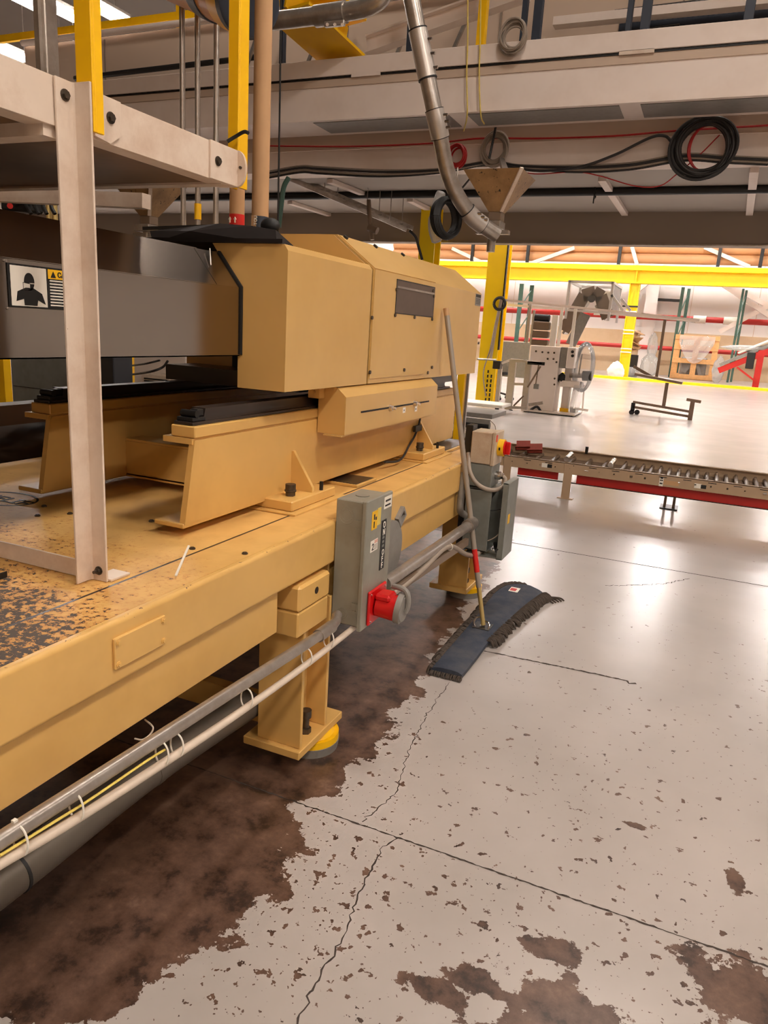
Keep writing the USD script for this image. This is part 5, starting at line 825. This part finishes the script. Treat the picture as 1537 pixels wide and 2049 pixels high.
part(wm, 'grey_panel', bx(B(1120, 715)[0], B(1134, 715)[0], yW+.05, yW+.3, B(1125, 737)[2], zt, .005), GREYPL); cbx = part(wm, 'control_box', bx(B(1135, 715)[0], B(1152, 715)[0], yW-.05, yW+.25, B(1140, 737)[2], B(1140, 695)[2], .01), PALEWALL)
for v in (704, 712): p = B(1146, v, -.05); part(cbx, 'button', cyl(p, p-[0, .02, 0], .03, 8), INK)
part(wm, 'black_valve', [lump(B(1124, 757, .15), (.07, .06, .11), 5, 2)], BLACKRUB); part(wm, 'upright', bx(B(1100, 660)[0], B(1112, 660)[0], yW+.1, yW+.2, zt, B(1106, 630)[2], .005), WHITE); part(wm, 'upright', bx(B(1060, 660)[0], B(1064, 660)[0], yW+.1, yW+.16, zt, B(1062, 620)[2]), ALU)
part(wm, 'film_roll', cyl(B(1068, 635, .2), B(1100, 637, .2), .07, 20), BLACKRUB, 'black film roll')
for (v0, v1) in ((643, 660), (662, 676), (680, 691)): part(wm, 'roller_guard', bx(B(1063, 650)[0], B(1097, 650)[0], yW+.1, yW+.3, B(1080, v1)[2], B(1080, v0)[2], .02), BROWNST)
for k, (c_, rr, zsc) in enumerate(((B(1168, 735, .4), .30, 1.35),)):
    m_ = trimesh.creation.icosphere(3, 1.0); v = m_.vertices; m_.vertices = v*np.array((rr*.75, rr, rr*1.7))+c_; part(wm, 'clear_dome', m_, THINWRAP, 'clear film dome', smooth=True)
m_ = cyl(B(1148, 795, .3), B(1160, 797, .3), .33, 28); part(wm, 'clear_disc', m_, THINWRAP, 'clear film disc'); part(wm, 'mandrel', cyl(B(1140, 751, .3), B(1183, 752, .3), .05, 14), STEEL); part(wm, 'mandrel_hub', cyl(B(1166, 752, .3), B(1184, 752, .3), .10, 16), BLACK); part(wm, 'stay_rod', cyl(B(1158, 750, .25), B(1165, 708, .25), .015, 8), STEEL)
part(wm, 'rear_foot', [bar(B(1150, 817, .9), B(1177, 821, .9), .05, .05), bar(B(1166, 820, .9), B(1169, 770, .9), .03, .03, up=(0, 1, 0))], PALEWALL); part(wm, 'hose', tube([B(1020, 818), B(1033, 830), B(1050, 830), B(1065, 818), B(1075, 814), B(1082, 823)], .025, 8), BLACKRUB, 'black hose')
# inclined elevator inside clear cage
yE = 16.2; el = thing('bucket_elevator', 'brown gooseneck elevator conveyor rising behind the white machine', 'conveyor', at(1150, 700, y=yE)); E_ = lambda u, v, dy=0: at(u, v, y=yE+dy)
for dy in (0, .5): part(el, 'side_frame', [bar(E_(a_, b_, dy), E_(c_, d_, dy), .03, .26, ch=.004) for a_, b_, c_, d_ in ((1128, 662, 1170, 590), (1166, 592, 1192, 584), (1188, 584, 1205, 594), (1202, 592, 1217, 636))], BROWNST)
part(el, 'belt_pan', [bar(E_(1130, 668, .25), E_(1178, 600, .25), .46, .05), bar(E_(1195, 612, .25), E_(1214, 640, .25), .46, .05)], STEEL); part(el, 'grey_chute', bar(E_(1142, 690, -.02), E_(1172, 628, -.02), .04, .22), GREYPL); part(el, 'drive_motor', cyl(E_(1184, 598, -.1), E_(1184, 598, 0), .075, 16), BLACK)
cg = thing('clear_cage', 'clear panelled aluminium cage around the elevator head', 'guard', at(1190, 620, y=15.9)); x0, x1 = at(1137, 590, y=15.9)[0], at(1224, 590, y=15.9)[0]; z0, z1 = at(1180, 625, y=15.9)[2], at(1180, 562, y=15.9)[2]
for x in (x0, x1):
    for yy in (15.9, 17.3): part(cg, 'corner_post', bx(x-.025, x+.025, yy-.025, yy+.025, z0-.15, z1), PALEALU)
    part(cg, 'side_bar', bx(x-.025, x+.025, 15.9, 17.3, z1-.05, z1), PALEALU)
for yy in (15.9, 17.3): part(cg, 'cross_bar', [bx(x0, x1, yy-.025, yy+.025, z1-.05, z1)], PALEALU)
part(cg, 'pane', bx(x0, x1, 15.895, 15.9, z0, z1-.05), CLEAR, 'clear front pane'); part(cg, 'pane', bx(x1, x1+.005, 15.9, 17.3, z0, z1-.05), CLEAR, 'clear side pane'); part(cg, 'white_board', bx(x0+.35, x1-.1, 17.32, 17.34, z0, z1-.1), WHITE)
for a_, b_ in (((1224, 590), (1247, 622)), ((1243, 598), (1262, 622))): part(cg, 'stay', bar(at(*a_, y=15.9), at(*b_, y=15.9), .05, .05), PALEALU)
# trolley frame with black box
yF = 14.6; tf = thing('frame_trolley', 'grey aluminium frame trolley with black box left of the white machine', 'trolley', at(1040, 818, y=yF)); T_ = lambda u, v, dy=0: at(u, v, y=yF+dy)
for u, w_ in ((1021, .07), (1053, .06)): p = T_(u, 770); part(tf, 'post', [bx(p[0]-w_, p[0]+w_, yF, yF+.08, T_(u, 820)[2], T_(u, 720)[2], .004)], ALU)
p = T_(996, 780, .5); part(tf, 'post', bx(p[0]-.04, p[0]+.04, yF+.5, yF+.58, .05, T_(996, 735)[2]), ALU)
for v in (722, 768, 815): part(tf, 'cross_bar', bar(T_(1020, v), T_(1055, v+1), .05, .05), ALU)
part(tf, 'bent_arm', [bar(T_(1004, 727), T_(1024, 719), .04, .04), bar(T_(1024, 719), T_(1085, 727), .04, .04)], PALEWALL); bb_ = T_(996, 730); part(tf, 'black_box', bx(bb_[0]-.075, bb_[0]+.075, yF-.1, yF+.1, bb_[2]-.08, bb_[2]+.08, .006), BLACK); part(tf, 'brace', bar(T_(1028, 812), T_(1048, 792), .03, .03), S2); part(tf, 'brace', bar(T_(1056, 775), T_(1082, 733), .03, .03), S2)
part(tf, 'pedal', bar(T_(1072, 770), T_(1078, 730), .02, .03), S2); part(tf, 'pedal_pad', bx(*(T_(1068, 775)[0], T_(1078, 775)[0]), yF-.02, yF+.02, T_(1070, 778)[2], T_(1070, 768)[2], .004), GREYPL); part(tf, 'side_arm', bar(T_(1058, 810), T_(1086, 806), .04, .06), STEEL)
part(tf, 'hand_lever', bar(T_(1056, 726), T_(1090, 728), .04, .06), BLACK)
bdp = at(1030, 712, y=17.6); bx0, bx1 = at(993, 712, y=17.6)[0], at(1058, 712, y=17.6)[0]; solo('grey_board', bx(bx0, bx1, 17.6, 17.65, at(1030, 755, y=17.6)[2], at(1030, 684, y=17.6)[2], .005), GREYPL, 'upright grey board behind the frame trolley', 'board')
wt = thing('white_cart', 'low white platform cart with castor behind the yellow column foot', 'cart', (at(990, 815, y=13.8)[0], 13.9, 0)); wx = at(1005, 815, y=13.8)[0]; wz = at(990, 810, y=13.8)[2]; part(wt, 'deck', bx(wx-1.0, wx, 13.8, 14.5, wz-.06, wz, .01), WHITE); part(wt, 'castor', [cyl((wx-.12, 13.85, .06), (wx-.12, 13.90, .06), .06, 16), bx(wx-.15, wx-.09, 13.84, 13.92, .1, wz-.06)], BLACKRUB); part(wt, 'castor', [cyl((wx-.9, 13.85, .06), (wx-.9, 13.90, .06), .06, 16), bx(wx-.93, wx-.87, 13.84, 13.92, .1, wz-.06)], BLACKRUB)
sc = thing('stool_base', 'star-shaped wheeled stool base behind the frame trolley', 'stool', (at(1005, 785, z=0)[0], 17.5, 0)); sx_ = at(1000, 780, y=17.5)[0]; part(sc, 'stem', cyl((sx_, 17.5, .08), (sx_, 17.5, .6), .03, 12), STEEL)
for q in range(5): a_ = q*2*math.pi/5; e = np.array([sx_+.33*math.cos(a_), 17.5+.33*math.sin(a_), .09]); part(sc, 'arm', tube([(sx_, 17.5, .16), (e+[sx_, 17.5, .17])/2, e], .022, 8), BLACK); part(sc, 'wheel', cyl(e-[0, .02, .05], e+[0, .02, -.05], .04, 12), BLACKRUB)
part(sc, 'seat', cyl((sx_, 17.5, .6), (sx_, 17.5, .66), .2, 24), BLACKRUB)

# ------------------------------------------------------------------ machinery behind the press, seen under the guard
gcb = thing('grey_cabinet', 'grey steel cabinet behind the slide frame at the left', 'cabinet', (-2.9, 3.4, 0)); gx0_, gx1_ = at(25, 800, y=3.3)[0], at(140, 800, y=3.3)[0]; part(gcb, 'body', bx(gx0_, gx1_, 3.3, 3.5, 0, 1.5, .006), GREYDARK); part(gcb, 'door_seam', bx(gx0_+.02, gx1_-.02, 3.296, 3.3, at(80, 778, y=3.3)[2]-.002, at(80, 778, y=3.3)[2]+.002), INK)
bkx0, bkx1 = at(195, 760, y=4.2)[0], at(228, 760, y=4.2)[0]; solo('black_cabinet', [bx(bkx0, bkx1, 4.2, 4.4, 0, 1.6, .006)], paint('black_cabinet_paint', (44, 46, 52), .4), 'tall black cabinet right of the white post behind the press', 'cabinet')
wh = thing('pale_chiller', 'pale housing with louvre vent behind the press under the guard', 'machine', (at(315, 765, y=7.4)[0], 7.6, 0)); hx0, hx1 = at(262, 750, y=7.4)[0], at(372, 750, y=7.4)[0]; part(wh, 'body', bx(hx0, hx1, 7.4, 8.0, 0, 1.75, .01), PALEWALL); vx0, vx1 = at(285, 765, y=7.25)[0], at(345, 765, y=7.25)[0]; vz0, vz1 = at(315, 778, y=7.25)[2], at(315, 748, y=7.25)[2]; part(wh, 'vent_case', bx(vx0, vx1, 7.22, 7.4, vz0, vz1, .02), CABLEW)
for q in range(4): part(wh, 'louvre', bx(vx0+.06, vx1-.05, 7.21, 7.222, vz0+.02+q*.03, vz0+.035+q*.03), INK)
solo('yellow_frame_post', bx(at(258, 750, y=6.6)[0]-.03, at(262, 750, y=6.6)[0], 6.6, 6.66, 0, 1.7), YELLOW, 'thin yellow frame post beside the pale housing', 'post'); solo('slack_cable', tube([at(260, 732, y=6.59), at(290, 728, y=6.0), at(320, 721, y=6.0)], .01, 6), CABLEB, 'upper slack black cable in front of the pale housing', 'cable'); solo('lower_slack_cable', tube([at(260, 750, y=6.59), at(300, 744, y=6.0), at(325, 735, y=6.0), at(336, 722, y=6.0)], .012, 6), CABLEB, 'lower slack black cable in front of the pale housing', 'cable')
fp = at(392, 745, y=6.4); solo('dark_post', bx(fp[0]-.06, fp[0]+.05, 6.4, 6.5, 0, 1.7), BLACK, 'dark post between the pale housing and the press carriage', 'post'); gd = at(415, 740, y=5.4); gz = at(415, 752, y=5.4)[2]; solo('green_bottle', [cyl((gd[0], 5.4, gz), (gd[0], 5.4, gz+.13), .06, 18), cyl((gd[0], 5.4, gz+.13), (gd[0], 5.4, gz+.17), .03, 14)], GREENR, 'green bottle on the ledge behind the carriage', 'bottle'); solo('rear_ledge', bx(gd[0]-.12, gd[0]+1.2, 5.2, 5.8, 0, gz), GREYDARK, 'grey bench behind the press carriage', 'bench')
solo('yellow_guard_post', bx(at(-6, 750, y=3.7)[0], at(8, 750, y=3.7)[0], 3.7, 3.76, 0, 1.6), YELLOW, 'yellow post at the left edge below the stainless guard', 'post')
solo('far_rail', [bar((-2.75, -.6, 1.045), (-2.75, 4.3, 1.045), .10, .085)]+[bx(-2.8, -2.7, y_, y_+.08, 0, 1.0) for y_ in (-.5, 1.0, 3.9)], paint('dark_brown_steel', (70, 50, 36), .45, .2, 6), 'dark brown rear rail beyond the slide frame', 'rail')
solo('brown_tarp', [lump((-2.98, 2.55, .88), (.34, .3, .13), 31)], paint('brown_tarp_cloth', (66, 52, 42), .7, .2, 9), 'crumpled brown tarp behind the bed at the far left', 'tarp', smooth=True)
solo('deck_block', bx(*np.sort([at(-10, 1160, z=.87)[0], at(12, 1152, z=.87)[0]]), at(5, 1165, z=.866)[1]-.01, at(5, 1165, z=.866)[1]+.03, .866, .882, .003), BLACK, 'small black block on the deck at the left edge', 'block')
solo('rag_clump', lump(at(655, 805, x=-1.40), (.04, .05, .035), 41), paint('dirty_rag', (110, 82, 54), .9, .4, 60, bump=1.0, bscale=120), 'dirty rag clump on the slide rail beside the switch cover', 'rag', smooth=True)
